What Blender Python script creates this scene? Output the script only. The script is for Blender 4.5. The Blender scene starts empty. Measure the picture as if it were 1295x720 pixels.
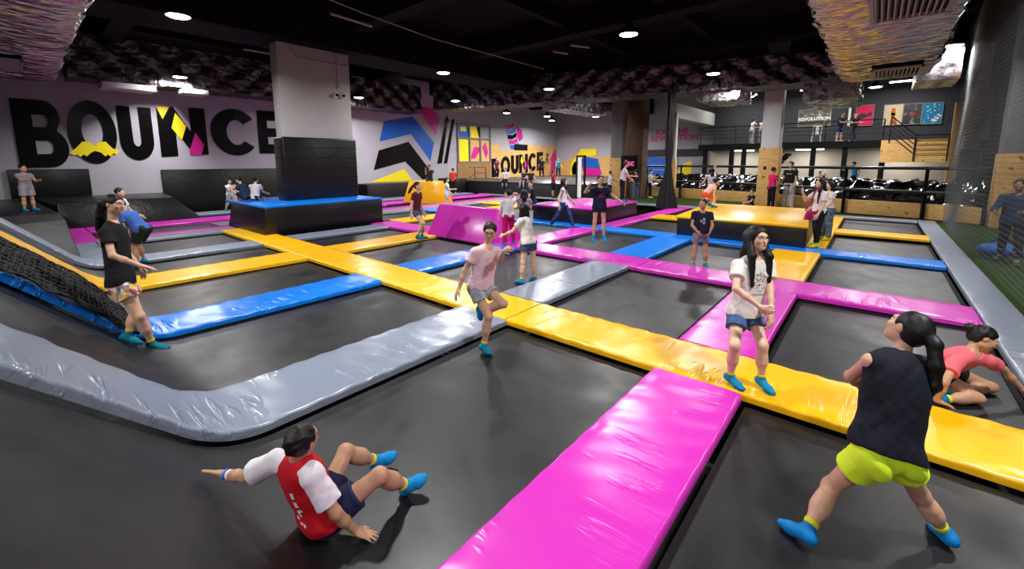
import bpy, bmesh, math, random
import numpy as np
from mathutils import Vector, Matrix
from mathutils.geometry import tessellate_polygon
rnd = random.Random(7)
C = bpy.context.scene.collection
S = bpy.context.scene
PI = math.pi

# ------------------------------------------------------------------ camera
CAM = np.array([0.0, 0.0, 2.15]); FPX = 537.5; PX, PY = 647.5, 282.9
def cam_axes(yaw, p, r):
    f = np.array([math.sin(yaw)*math.cos(p), math.cos(yaw)*math.cos(p), -math.sin(p)])
    ri = np.array([math.cos(yaw), -math.sin(yaw), 0.0]); d = np.cross(f, ri)
    return ri*math.cos(r)+d*math.sin(r), -ri*math.sin(r)+d*math.cos(r), f
AX_R, AX_D, AX_F = cam_axes(math.radians(-40.44), math.radians(8.28), math.radians(.2))
def at(x, y, z=0.0):
    """the point of the level z that the photograph shows at pixel x, y"""
    d = AX_R*(x-PX)/FPX + AX_D*(y-PY)/FPX + AX_F
    p = CAM + d*((z-CAM[2])/d[2]); return float(p[0]), float(p[1])
def xv(px, v, z=1.5):
    """u of the point at depth line v shown at pixel column px"""
    lo, hi = -40, 10
    for _ in range(50):
        m = (lo+hi)/2; d = np.array([m,v,z])-CAM
        if PX+FPX*(d@AX_R)/(d@AX_F) < px: lo = m
        else: hi = m
    return lo
cd = bpy.data.cameras.new('camera'); cam = bpy.data.objects.new('camera', cd); C.objects.link(cam)
cd.sensor_width = 36; cd.lens = 36*FPX/1295; cd.shift_y = (PY-360)/1295; cd.clip_start = .05; cd.clip_end = 200
m = Matrix.Identity(4)
for i in range(3):
    m[i][0] = AX_R[i]; m[i][1] = -AX_D[i]; m[i][2] = -AX_F[i]; m[i][3] = CAM[i]
cam.matrix_world = m; S.camera = cam

# ------------------------------------------------------------------ materials
MATS = {}
def lin(c):
    return tuple(((v/255)/12.92 if v <= 10.31 else ((v/255+.055)/1.055)**2.4) for v in c)
def mat(name, rgb, rough=.5, metal=0.0, spec=.5, bump=None, emit=0, build=None, sheen=0, coat=0):
    if name in MATS: return MATS[name]
    m = bpy.data.materials.new(name); m.use_nodes = True
    nt = m.node_tree; b = nt.nodes['Principled BSDF']
    b.inputs['Base Color'].default_value = (*lin(rgb), 1); b.inputs['Roughness'].default_value = rough
    b.inputs['Metallic'].default_value = metal; b.inputs['Specular IOR Level'].default_value = spec
    if coat: b.inputs['Coat Weight'].default_value = coat; b.inputs['Coat Roughness'].default_value = .12
    if emit:
        b.inputs['Emission Color'].default_value = (*lin(rgb), 1); b.inputs['Emission Strength'].default_value = emit
    if bump: noise_bump(nt, b, *bump)
    if build: build(nt, b, lin(rgb))
    m.diffuse_color = (*lin(rgb), 1)
    MATS[name] = m; return m
def coords(nt, scale=(1,1,1), kind='Object', rot=(0,0,0)):
    tc = nt.nodes.new('ShaderNodeTexCoord'); mp = nt.nodes.new('ShaderNodeMapping')
    mp.inputs['Scale'].default_value = scale; mp.inputs['Rotation'].default_value = rot
    nt.links.new(tc.outputs[kind], mp.inputs['Vector']); return mp.outputs['Vector']
def noise(nt, vec, scale, detail=3, dist=0.0, rough=.5):
    n = nt.nodes.new('ShaderNodeTexNoise'); n.inputs['Scale'].default_value = scale; n.inputs['Detail'].default_value = detail
    n.inputs['Distortion'].default_value = dist; n.inputs['Roughness'].default_value = rough
    nt.links.new(vec, n.inputs['Vector']); return n.outputs['Fac']
def bump(nt, b, h, strength, dist, prev=None):
    n = nt.nodes.new('ShaderNodeBump'); n.inputs['Strength'].default_value = strength; n.inputs['Distance'].default_value = dist
    nt.links.new(h, n.inputs['Height'])
    if prev is not None: nt.links.new(prev, n.inputs['Normal'])
    nt.links.new(n.outputs['Normal'], b.inputs['Normal']); return n.outputs['Normal']
def noise_bump(nt, b, scale, strength, dist=.01, stretch=(1,1,1)):
    bump(nt, b, noise(nt, coords(nt, stretch), scale), strength, dist)
def ramp(nt, fac, stops):
    r = nt.nodes.new('ShaderNodeValToRGB'); e = r.color_ramp.elements
    while len(e) < len(stops): e.new(.5)
    for el, (p, c) in zip(e, stops): el.position = p; el.color = (*c, 1)
    nt.links.new(fac, r.inputs['Fac']); return r.outputs['Color']

# ------------------------------------------------------------------ objects
def obj(name, me, m=None, parent=None, loc=(0,0,0), smooth=None):
    o = bpy.data.objects.new(name, me); C.objects.link(o); o.location = loc
    if m is not None:
        for k in (m if isinstance(m, (list, tuple)) else [m]): me.materials.append(k)
    if parent is not None: o.parent = parent
    if smooth is not None: shade(me, smooth)
    return o
def shade(me, ang=35):
    if not len(me.polygons): return
    me.polygons.foreach_set('use_smooth', [True]*len(me.polygons))
    if ang < 180:
        bm = bmesh.new(); bm.from_mesh(me); a = math.radians(ang)
        for e in bm.edges:
            if len(e.link_faces) == 2 and e.calc_face_angle(0) > a: e.smooth = False
        bm.to_mesh(me); bm.free()
def tag(o, label, cat, group=None, kind=None):
    o['label'] = label; o['category'] = cat
    if group: o['group'] = group
    if kind: o['kind'] = kind
    return o
def empty(name, loc, rz=0):
    o = bpy.data.objects.new(name, None); C.objects.link(o); o.location = loc; o.rotation_euler = (0,0,rz); o.empty_display_size = .1
    return o
def struct(o): o['kind'] = 'structure'; return o

class MB:
    """collects shapes and links them as one mesh"""
    def __init__(s): s.v = []; s.f = []; s.mi = []
    def add(s, v, f, mi=0):
        b = len(s.v); s.v += [tuple(p) for p in v]; s.f += [tuple(b+i for i in q) for q in f]; s.mi += [mi]*len(f); return s
    def box(s, x0, y0, z0, x1, y1, z1, mi=0):
        v = [(x,y,z) for z in (z0,z1) for y in (y0,y1) for x in (x0,x1)]
        return s.add(v, [(0,2,3,1),(4,5,7,6),(0,1,5,4),(2,6,7,3),(0,4,6,2),(1,3,7,5)], mi)
    def hexa(s, b, t, mi=0):
        """b, t: four bottom and four top corners, counter-clockwise from above"""
        return s.add(list(b)+list(t), [(3,2,1,0),(4,5,6,7)]+[(i,(i+1)%4,4+(i+1)%4,4+i) for i in range(4)], mi)
    def tube(s, pts, r, n=8, mi=0, cap=True):
        pts = [Vector(p) for p in pts]; rs = r if isinstance(r, (list,tuple)) else [r]*len(pts); rings = []
        for i, p in enumerate(pts):
            d = (pts[min(i+1,len(pts)-1)]-pts[max(i-1,0)])
            if d.length < 1e-9: d = Vector((0,0,1))
            d.normalize(); u = d.orthogonal().normalized() if abs(d.z) > .99 else d.cross(Vector((0,0,1))).normalized(); w = d.cross(u)
            rings.append([p+(u*math.cos(2*PI*k/n)+w*math.sin(2*PI*k/n))*rs[i] for k in range(n)])
        f = [(i*n+k, i*n+(k+1)%n, (i+1)*n+(k+1)%n, (i+1)*n+k) for i in range(len(pts)-1) for k in range(n)]
        if cap: f += [tuple(range(n-1,-1,-1)), tuple(range((len(pts)-1)*n, len(pts)*n))]
        return s.add([tuple(q) for rg in rings for q in rg], f, mi)
    def lathe(s, prof, c=(0,0,0), n=24, mi=0):
        v = [(c[0]+r*math.cos(2*PI*k/n), c[1]+r*math.sin(2*PI*k/n), c[2]+z) for r, z in prof for k in range(n)]
        f = [(i*n+k, i*n+(k+1)%n, (i+1)*n+(k+1)%n, (i+1)*n+k) for i in range(len(prof)-1) for k in range(n)]
        f += [tuple(range(n-1,-1,-1)), tuple(range((len(prof)-1)*n, len(prof)*n))]
        return s.add(v, f, mi)
    def mesh(s, name):
        me = bpy.data.meshes.new(name); me.from_pydata(s.v, [], s.f)
        me.polygons.foreach_set('material_index', s.mi); me.update(); return me
    def build(s, name, m, parent=None, loc=(0,0,0), smooth=None, bevel=0, seg=2):
        me = s.mesh(name); o = obj(name, me, m, parent, loc)
        if bevel: bevel_mesh(me, bevel, seg)
        if smooth is not None: shade(me, smooth)
        elif bevel: shade(me, 30)
        return o
def bevel_mesh(me, w, seg=2, ang=30):
    bm = bmesh.new(); bm.from_mesh(me); bmesh.ops.recalc_face_normals(bm, faces=bm.faces)
    e = [x for x in bm.edges if len(x.link_faces) == 2 and x.calc_face_angle(0) > math.radians(ang)]
    bmesh.ops.bevel(bm, geom=e, offset=w, segments=seg, profile=.5, affect='EDGES', clamp_overlap=True)
    bm.to_mesh(me); bm.free()
def plate(outer, holes, place, t):
    """flat shape (outer outline with holes) of thickness t; place maps (a, b, c) to the room"""
    loops = [[Vector((x,y,0)) for x, y in outer]]+[[Vector((x,y,0)) for x, y in h] for h in holes]
    tris = tessellate_polygon(loops); flat = [p for l in loops for p in l]; n = len(flat)
    v = [place(p.x, p.y, 0) for p in flat]+[place(p.x, p.y, t) for p in flat]
    f = []
    for a, b, c in tris: f += [(a,b,c), (n+c,n+b,n+a)]
    o = 0
    for l in loops:
        k = len(l)
        for i in range(k): f.append((o+i, o+(i+1)%k, n+o+(i+1)%k, n+o+i))
        o += k
    mb = MB().add(v, f); me = mb.mesh('plate')
    bm = bmesh.new(); bm.from_mesh(me); bmesh.ops.recalc_face_normals(bm, faces=bm.faces); bm.to_mesh(me); bm.free()
    return me
def text_mesh(txt, size, fat=0.0, t=.01, spacing=1.0):
    cu = bpy.data.curves.new('lettering', 'FONT'); cu.body = txt; cu.size = size; cu.offset = fat; cu.extrude = t/2; cu.space_character = spacing
    cu.align_x = 'CENTER'; cu.align_y = 'CENTER'; cu.resolution_u = 3
    o = bpy.data.objects.new('lettering', cu); C.objects.link(o); bpy.context.view_layer.update()
    dg = bpy.context.evaluated_depsgraph_get(); me = bpy.data.meshes.new_from_object(o.evaluated_get(dg))
    bpy.data.objects.remove(o); bpy.data.curves.remove(cu); return me
LAMP_W = 260; EXPO = 0.2
# ------------------------------------------------------------------ the setting
def wall_build(nt, b, c):
    v = coords(nt); n = noise(nt, v, .8, 4); mx = ramp(nt, n, [(.3, tuple(x*.9 for x in c)), (.7, tuple(x*1.05 for x in c))]); nt.links.new(mx, b.inputs['Base Color'])
    bump(nt, b, noise(nt, v, 40, 2), .1, .004)
M_wall = mat('painted_wall', (178,174,184), .75, spec=.25, build=wall_build)
M_dark = mat('black_paint', (16,15,18), .8, spec=.15)
M_ceil = mat('ceiling_paint', (20,19,22), .85, spec=.1, bump=(3, .3, .05))
M_char = mat('charcoal_wall', (66,66,70), .7, spec=.2, bump=(20, .1, .005))
M_concrete = mat('column_paint', (186,184,184), .8, spec=.2, build=wall_build)
M_steel = mat('painted_steel', (20,20,22), .4, spec=.4)
def wood_build(nt, b, c):
    v = coords(nt, (1,1,1)); w = coords(nt, (2.2,2.2,9), 'Object'); n = noise(nt, w, 1.3, 5, 1.2)
    mx = ramp(nt, n, [(.25, tuple(x*.72 for x in c)), (.5, c), (.75, tuple(min(1,x*1.15) for x in c))])
    k = noise(nt, v, 6, 1); kn = ramp(nt, k, [(.70, (1,1,1)), (.75, (.35,.25,.16))])
    mm = nt.nodes.new('ShaderNodeMix'); mm.data_type = 'RGBA'; mm.blend_type = 'MULTIPLY'; mm.inputs[0].default_value = 1
    nt.links.new(mx, mm.inputs[6]); nt.links.new(kn, mm.inputs[7]); nt.links.new(mm.outputs[2], b.inputs['Base Color'])
M_wood = mat('pine_plywood', (214,170,104), .55, spec=.3, build=wood_build)
M_wood2 = mat('brown_boarding', (150,112,72), .6, spec=.3, build=wood_build)
def brick_build(nt, b, c):
    t = nt.nodes.new('ShaderNodeTexBrick'); t.inputs['Scale'].default_value = 4.5; t.inputs['Color1'].default_value = (*c,1); t.inputs['Color2'].default_value = (*[x*.8 for x in c],1); t.inputs['Mortar'].default_value = (.06,.06,.06,1)
    t.inputs['Mortar Size'].default_value = .012; v = coords(nt, (1,1,1), 'Object', (PI/2,0,0)); nt.links.new(v, t.inputs['Vector']); nt.links.new(t.outputs['Color'], b.inputs['Base Color'])
M_brick = mat('red_brick', (112,84,72), .8, spec=.2, build=brick_build)
def turf_build(nt, b, c):
    v = coords(nt); n = noise(nt, v, 90, 3); mx = ramp(nt, n, [(.3, tuple(x*.5 for x in c)), (.7, tuple(x*1.35 for x in c))]); nt.links.new(mx, b.inputs['Base Color']); bump(nt, b, n, .8, .02)
M_turf = mat('artificial_turf', (46,66,22), .9, spec=.1, build=turf_build)
U_W = -24.1; V_B = 35.2; U_R = 4.4; V_F = -8.0; Z_C = 7.6
def room(name, box, m): mb = MB(); mb.box(*box); o = mb.build(name, m); return struct(o)
room('floor', (U_W-.2, V_F-.2, -1.0, U_R+.2, V_B+.2, -.9), mat('concrete_floor', (40,40,42), .8))
room('ceiling', (U_W-.2, V_F-.2, Z_C, U_R+.2, V_B+.2, Z_C+.15), M_ceil)
room('wall_left', (U_W-.2, V_F-.2, -.9, U_W, V_B+.2, Z_C), M_wall)
room('wall_back', (U_W, V_B, -.9, U_R+.2, V_B+.2, Z_C), M_wall)
room('wall_right', (U_R, V_F-.2, -.9, U_R+.2, V_B, Z_C), M_dark)
room('wall_front', (U_W, V_F-.2, -.9, U_R, V_F, Z_C), M_dark)
# turf walkway beside and behind the trampolines
mb = MB(); mb.box(1.76, V_F, -.9, U_R, 22.1, -.02); mb.box(-17, 21.25, -.9, 1.76, 23.2, -.02); mb.box(-12.5, 23.2, -.9, U_R, V_B, -.02)
mb.box(1.76, 22.1, -.9, U_R, 23.2, -.02); o = struct(mb.build('floor_turf', M_turf))
# ceiling beams
for i, v in enumerate((3.0, 8.6, 14.2, 19.8, 25.4, 31.0)):
    room('trim_%d' % (i+1), (U_W, v-.3, 6.75, U_R, v+.3, Z_C), M_ceil)
for i, u in enumerate((-20.5, -16.6, -9.3, -5.6, -1.8)):
    room('trim_%d' % (i+10), (u-.14, V_F, 7.05, u+.14, V_B, Z_C), M_ceil)

room('trim_19', (-16.3, V_F, 6.03, -14.5, V_B, Z_C), M_ceil)
# ------------------------------------------------------------------ mats
def vinyl_build(amp, sc, st=None):
    def f(nt, b, c):
        if st:
            v = coords(nt); w = noise(nt, coords(nt, st), 1, 3, .5); k = ramp(nt, noise(nt, v, 1.1, 2), [(.5, (0,)*3), (.66, (1,)*3)])
            wr = ramp(nt, w, [(.5, (0,)*3), (.62, (1,)*3), (.74, (0,)*3)]); mu = nt.nodes.new('ShaderNodeMath'); mu.operation = 'MULTIPLY'; nt.links.new(wr, mu.inputs[0]); nt.links.new(k, mu.inputs[1])
            p = bump(nt, b, noise(nt, v, 1.4, 2, .6), .12, .05); bump(nt, b, mu.outputs[0], .36*amp, .02, p); return
        v = coords(nt, (1,1,1)); 
        n1 = noise(nt, v, 2.2, 2, 1.5); n2 = noise(nt, v, 9*sc, 2, .6)
        p = bump(nt, b, n1, .25*amp, .05); bump(nt, b, n2, .12*amp, .012, p)
    return f
VINYL = {}
def vinyl(name, rgb, rough=.27, amp=1.0, sc=1.0, st=None):
    return mat('vinyl_'+name, rgb, rough, spec=.5, build=vinyl_build(amp, sc, st))
COL = dict(yellow=(244,184,8), magenta=(208,48,182), blue=(4,120,226), grey=(128,137,154))
for k, c in COL.items():
    VINYL[k] = vinyl(k, c, amp=.4); VINYL[k+'v'] = vinyl(k+'_lengthwise', c, st=(1.6,11,1)); VINYL[k+'r'] = vinyl(k+'_creased', c, amp=2.4, st=(1.1,7,5)); VINYL[k+'u'] = vinyl(k+'_crosswise', c, st=(11,1.6,1))
V_black = vinyl('black', (13,13,15), .36, .8); 
def bed_build(nt, b, c):
    v = coords(nt); n = noise(nt, v, 1.6, 4, .4); mx = ramp(nt, n, [(.3, tuple(x*.75 for x in c)), (.75, tuple(x*1.5 for x in c))]); nt.links.new(mx, b.inputs['Base Color'])
    w = noise(nt, coords(nt, (4,60,60)), 1, 2); r = ramp(nt, noise(nt, v, 2.3, 3), [(.3, (.36,)*3), (.7, (.52,)*3)]); nt.links.new(r, b.inputs['Roughness']); bump(nt, b, w, .12, .004)
M_bed = mat('trampoline_fabric', (15,16,19), .45, spec=.5, build=bed_build)

def rounded(w, t, r, n=4):
    """cross section of a mat: (across, up) from left bottom over the top to right bottom"""
    p = [(-w/2, -t)]
    for i in range(n+1): a = PI-PI/2*i/n; p.append((-w/2+r+r*math.cos(a), -r+r*math.sin(a)))
    k = max(2, int(w/.12))
    for i in range(1, k): p.append((-w/2+r+(w-2*r)*i/k, 0))
    for i in range(n+1): a = PI/2-PI/2*i/n; p.append((w/2-r+r*math.cos(a), -r+r*math.sin(a)))
    return p+[(w/2, -t)]
def hash_noise(a, b, s):
    return math.sin(a*1.7+s)*math.sin(b*2.3+s*1.3)+.6*math.sin(a*4.1+b*1.1+s*2.1)+.45*math.sin(a*7.3-b*2.9+s*.7)
def pad_mesh(path, w, t=.075, r=.03, wr=.006, seed=0.0):
    """mat swept along path: list of (point, across axis, normal)"""
    mb = MB(); sec = rounded(w, t, r); n = len(sec); k = len(path); rings = []
    s = 0; last = None
    for i, (p, ax, nz) in enumerate(path):
        p = Vector(p); s += (p-last).length if last is not None else 0; last = p; endf = min(1, min(i, k-1-i)/3+.25)
        rings.append([tuple(p+Vector(ax)*a+Vector(nz)*(b+(.45*wr*hash_noise(s*3.1, a*3, seed)*(1-abs(a)/w*1.0) if abs(b) < 1e-6 else 0)
                      +(.5*wr*math.sin(s*21+seed+2*math.sin(a*9)) if b > -r*.7 and abs(a) > w*.3 else 0))) for a, b in sec])
    v = [q for rg in rings for q in rg]; f = [(i*n+j, (i+1)*n+j, (i+1)*n+j+1, i*n+j+1) for i in range(k-1) for j in range(n-1)]
    f += [(i*n, i*n+n-1, (i+1)*n+n-1, (i+1)*n) for i in range(k-1)]
    f += [tuple(range(n)), tuple(range(k*n-1, (k-1)*n-1, -1))]
    mb.add(v, f); me = mb.mesh('mat'); bm = bmesh.new(); bm.from_mesh(me); bmesh.ops.recalc_face_normals(bm, faces=bm.faces); bm.to_mesh(me); bm.free()
    return me
def steps(a, b, d=.09): n = max(2, int(abs(b-a)/d)); return [a+(b-a)*i/n for i in range(n+1)]
# the sloped wall: a 45 degree plane v+z = .88 meeting the flat with a soft bend
SL = .88
def ramp_profile(lo, hi, drop=0.0, d=.07):
    """points (v, z, normal v, normal z) from the top of the slope (v=lo) to the flat (v=hi)"""
    out = []; R = .75; th = PI/4; L = R*math.tan(th/2); v0 = SL
    for v in steps(lo, v0-L*math.cos(th), d): out.append((v, SL-v, math.sqrt(.5), math.sqrt(.5)))
    for i in range(1, 9):
        a = th*(1-i/8); cv, cz = v0+L, R; out.append((cv-R*math.sin(a), cz-R*math.cos(a), math.sin(a), math.cos(a)))
    for v in steps(v0+L, hi, d)[1:]: out.append((v, 0, 0, 1))
    return [(v+nv*-drop, z-nz*drop, nv, nz) for v, z, nv, nz in out]
PADN = [0]
def pad(color, u0, u1, v0, v1, label, z=0.0, t=.075, ramp_up=False, wr=.006, group=None):
    PADN[0] += 1; along_v = (v1-v0) > (u1-u0); sd = PADN[0]*1.37
    cu, cv = (u0+u1)/2, (v0+v1)/2
    if ramp_up: path = [((cu, v, zz+z*nz), (1,0,0), (0,nv,nz)) for v, zz, nv, nz in ramp_profile(v0, v1)]; w = u1-u0
    elif along_v: path = [((cu, v, z), (1,0,0), (0,0,1)) for v in steps(v0, v1)]; w = u1-u0
    else: path = [((u, cv, z), (0,-1,0), (0,0,1)) for u in steps(u0, u1)]; w = v1-v0
    me = pad_mesh(path, w, t, .03, wr, sd); o = obj('padded_mat', me, VINYL[color+('r' if ramp_up and color in ('grey','blue') else 'v' if along_v or ramp_up else 'u')]); shade(me, 50)
    org = Vector((cu, cv, 0)); me.transform(Matrix.Translation(-org)); o.location = org
    return tag(o, label, 'mat', group)

TOPV = -1.6
# mats running away from the slope, one per lane line
pad('magenta', -1.6, -.76, TOPV, 4.17, 'wide magenta mat in the near foreground running up to the yellow cross mat', z=.012, ramp_up=True, wr=.009)
pad('grey', -4.62, -3.68, TOPV, 4.19, 'shiny grey mat curving down the sloped wall left of the sliding boy', ramp_up=True, wr=.012)
pad('blue', -7.59, -6.72, TOPV, 4.19, 'creased blue mat coming out from under the black net on the slope', ramp_up=True, wr=.012)
pad('yellow', -10.72, -9.7, TOPV, 4.19, 'yellow mat climbing the sloped wall behind the girl in black', ramp_up=True, wr=.008)
pad('grey', -13.15, -12.3, -1.2, 4.19, 'narrow grey mat ending at the far left edge of the slope', ramp_up=True)
# the long yellow cross mat
pad('yellow', -15.9, -9.75, 4.2, 5.07, 'yellow mat corner in front of the black platform with the column', z=.004)
pad('yellow', -9.73, -3.72, 4.2, 5.07, 'yellow cross mat between its crossing with the yellow mat and the grey mat', z=.006, wr=.01)
pad('yellow', -3.7, 1.26, 4.2, 5.07, 'wide yellow cross mat on which the girl with glasses stands', z=.006, wr=.012)
# second band
pad('yellow', -10.72, -9.74, 5.09, 8.1, 'yellow mat on which the girl in the maroon top bounces')
pad('blue', -7.6, -6.74, 5.09, 8.1, 'blue mat leading from the yellow cross mat to the magenta ridge block', wr=.01)
pad('grey', -4.6, -3.73, 5.09, 8.1, 'grey mat behind the girl in the pale pink top')
pad('magenta', -1.67, -.8, 5.09, 8.1, 'magenta mat directly behind the girl with glasses')
pad('grey', -13.2, -12.35, 5.09, 8.1, 'thin grey mat along the foot of the black column platform')
pad('magenta', -13.5, -10.3, 8.12, 9.04, 'short magenta mat between the black platform and the ridge block')
pad('magenta', -10.28, -3.6, 8.12, 9.04, 'long magenta cross mat beside the girl in denim shorts', wr=.008)
pad('magenta', -3.58, 1.26, 8.12, 9.04, 'magenta cross mat reaching the grey border on the right', wr=.008)
# third band
pad('magenta', -7.5, -6.65, 9.06, 12.1, 'magenta mat between the long magenta mat and the blue mat, left of the jumping girl')
pad('blue', -4.7, -3.75, 9.06, 12.1, 'wide blue mat leading to the corner of the yellow wedge', wr=.008)
pad('yellow', -1.75, -.82, 9.06, 12.1, 'yellow mat at the right front of the yellow wedge')
pad('yellow', -13.95, -12.95, 9.06, 11.95, 'yellow mat behind the girl in the maroon top')
pad('blue', -16.5, -13.2, 12.0, 12.85, 'small blue mat seen left of the top of the ridge block')
pad('blue', -10.4, -4.3, 12.12, 12.85, 'blue cross mat along the front of the low magenta stage')
pad('blue', -4.28, 1.26, 12.12, 12.85, 'blue cross mat along the foot of the yellow wedge', wr=.01)
# far bands
pad('magenta', -7.15, -6.5, 12.87, 20.6, 'magenta mat along the right side of the low magenta stage')
pad('yellow', -6.45, -4.5, 15.75, 16.7, 'yellow mat between the low magenta stage and the yellow wedge', z=.05)
pad('yellow', -.78, 1.26, 15.75, 16.6, 'yellow mat between the wedge and the right grey border', z=.05)
pad('yellow', -1.5, -.8, 12.87, 20.6, 'yellow mat along the right end of the yellow wedge')
pad('yellow', -16.6, -13.2, 16.2, 17.4, 'far yellow mat left of the sitting spectators stage')
pad('yellow', -14.1, -13.1, 13.3, 16.15, 'far yellow mat above the ridge block')
# left side
pad('grey', -16.4, -15.68, 1.35, 4.7, 'grey mat of the pale pair behind the person in blue, left of the yellow corner')
pad('magenta', -16.95, -16.42, 1.35, 4.7, 'thin magenta strip mat lying against a grey mat at the left')
pad('magenta', -20.2, -18.9, 1.45, 12.3, 'magenta mat along the front of the black bench by the big letters')
pad('magenta', -20.4, -19.2, 12.4, 21.0, 'far magenta mat in front of the yellow block')
pad('magenta', -17.45, -16.75, 9.0, 20.6, 'far thin magenta mat beyond the black platform')
pad('grey', -16.72, -15.9, 9.0, 20.6, 'far grey mat beside the thin magenta mat beyond the platform')
pad('grey', -16.25, -12.4, .72, 1.33, 'grey mat at the foot of the wrinkled black wedge')
pad('magenta', -20.2, -16.3, .9, 1.43, 'magenta mat end at the foot of the black box on the left')
pad('grey', -22.6, -21.4, 4.6, 21.0, 'grey mat along the foot of the lettered wall')
# border
pad('grey', 1.28, 1.75, -1.0, 21.2, 'long grey border mat along the green turf on the right', z=.01)
pad('grey', -20.6, 1.26, 20.62, 21.2, 'far grey border mat in front of the turf walkway', z=.01)

# trampoline beds: one per field between the mats
def bed(u0, u1, v0, v1, label, ramp_up=False, group=None):
    nu = max(2, int((u1-u0)/.35)); rows = ramp_profile(v0, v1, .1, .12) if ramp_up else [(v, -.1, 0, 1) for v in steps(v0, v1, .35)]
    mb = MB(); v = []; cu, cv = (u0+u1)/2, (v0+v1)/2
    for th in (0, .012):
        for a, z, nv, nz in rows:
            for i in range(nu+1): v.append((u0+(u1-u0)*i/nu-cu, a-nv*th-cv, z-nz*th))
    n = nu+1; k = len(rows); o = n*k; f = [(i*n+j, i*n+j+1, (i+1)*n+j+1, (i+1)*n+j) for i in range(k-1) for j in range(nu)]
    f += [tuple(o+q for q in x[::-1]) for x in f]
    for j in range(nu): f += [(j, o+j, o+j+1, j+1), ((k-1)*n+j+1, o+(k-1)*n+j+1, o+(k-1)*n+j, (k-1)*n+j)]
    for i in range(k-1): f += [((i+1)*n, o+(i+1)*n, o+i*n, i*n), (i*n+nu, o+i*n+nu, o+(i+1)*n+nu, (i+1)*n+nu)]
    ob = mb.add(v, f).build('trampoline_bed', M_bed, None, (cu, cv, 0), smooth=60)
    # edge webbing
    fr = MB(); zt = -.088
    if not ramp_up:
        for x0, y0, x1, y1 in ((u0,v0,u1,v0+.05),(u0,v1-.05,u1,v1),(u0,v0,u0+.05,v1),(u1-.05,v0,u1,v1)): fr.box(x0-cu, y0-cv, -.1, x1-cu, y1-cv, zt)
        fr.build('edge_webbing', M_dark, ob)
    return tag(ob, label, 'trampoline', group)
LN = [(-12.3,-10.72),(-9.7,-7.59),(-6.72,-4.62),(-3.68,-1.6),(-.76,1.28)]
for (a, b), t in zip(LN, ('black bed climbing the slope behind the yellow mat at the left edge','black bed behind the net, between the yellow and the blue slope mats','black bed between the blue and the grey slope mats, under the girl in floral shorts',
    'large black bed in the foreground on which the boy slides','black bed in the near right corner under the girl in neon shorts')): bed(a+.03, b-.03, TOPV, 4.17, t, True)
def beds(lines, v0, v1, names):
    for (a, b), t in zip(lines, names): bed(a+.03, b-.03, v0+.03, v1-.03, t)
beds([(-9.74,-7.6),(-6.74,-4.6),(-3.73,-1.67),(-.8,1.28),(-12.35,-10.72)], 5.07, 8.12, ('black bed below the bouncing girl in maroon','black bed on which the girl in denim shorts stands','black bed behind the yellow cross mat, between the grey and magenta mats','black bed beyond the crawling girl in pink','black bed right of the thin grey mat at the black platform'))
beds([(-9.9,-7.5),(-6.65,-4.7),(-3.75,-1.75),(-.82,1.28),(-12.95,-10.4)], 9.04, 12.12, ('black bed hidden behind the magenta ridge block','black bed under the jumping girl','black bed on which the boy in the navy tee stands','black bed between the magenta and blue cross mats at the right border','black bed behind the yellow mat near the ridge block'))
beds([(-6.5,-4.3),(-.8,1.28),(-13.1,-10)], 12.85, 15.75, ('black bed between the low magenta stage and the yellow wedge','black bed between the blue and yellow mats at the right border','far black bed left of the low magenta stage'))
beds([(-6.5,-4.3),(-.8,1.28),(-13.1,-10),(-16.0,-13.2)], 16.7, 20.6, ('far black bed before the hanging net bundle','farthest black bed by the right border','far black bed before the spectators stage','far black bed by the far grey mat'))
beds([(-15.6,-13.15)], 1.33, 4.2, ('black bed between the two grey mats at the left',)); beds([(-18.9,-16.95)], 1.45, 4.7, ('black bed between the two magenta strips at the left',))
beds([(-18.9,-17.45),(-21.4,-20.3),(-15.9,-14.1)], 9.1, 20.6, ('far black bed beside the thin magenta mat','far black bed along the foot of the lettered wall','far black bed beyond the column platform'))
beds([(-21.4,-20.2)], 4.9, 9.0, ('narrow black bed behind the small girl in white',)); beds([(-12.3,-10.75)], 1.3, 4.18, ()) 

# ------------------------------------------------------------------ padded blocks
def block(name, b, t, m, loc, label, cat='foam block', bev=.03):
    lb = [tuple(Vector(p)-Vector(loc)) for p in b]; lt = [tuple(Vector(p)-Vector(loc)) for p in t]
    mb = MB(); mb.hexa(lb, lt); o = mb.build(name, m, None, loc, bevel=bev); return tag(o, label, cat)
# column platform: black sides, blue top
mb = MB(); z1 = .85
mb.hexa([(-17.0,4.72,-.1),(-13.7,4.72,-.1),(-13.7,8.75,-.1),(-17.6,8.75,-.1)], [(-16.6,4.78,z1-.06),(-13.7,4.78,z1-.06),(-13.7,8.75,z1-.06),(-17.3,8.75,z1-.06)])
o = mb.build('padded_platform', V_black, bevel=.03); tag(o, 'large black platform with a blue top around the grey column', 'platform')
mb = MB(); mb.box(-17.2,4.76,z1-.055,-13.68,8.77,z1+.02); mb.build('top_mat', VINYL['blue'], o, bevel=.02)['label'] = 'bright blue top mat'
# column with black wrap
o = MB().box(-15.65, 6.02, .88, -15.08, 8.5, 6.03).build('column', M_concrete, bevel=.02); struct(o)
mb = MB(); mb.box(-15.73, 5.94, .875, -15.0, 8.58, 3.0); o = mb.build('column_pad', V_black, bevel=.05, seg=3); tag(o, 'black vinyl pad wrapped round the foot of the grey column', 'column pad')
mb = MB(); 
for z in (1.25, 1.6, 1.95, 2.3, 2.65): mb.box(-15.735, 5.935, z, -14.993, 8.585, z+.012)
mb.build('seam', M_dark, o)
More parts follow.
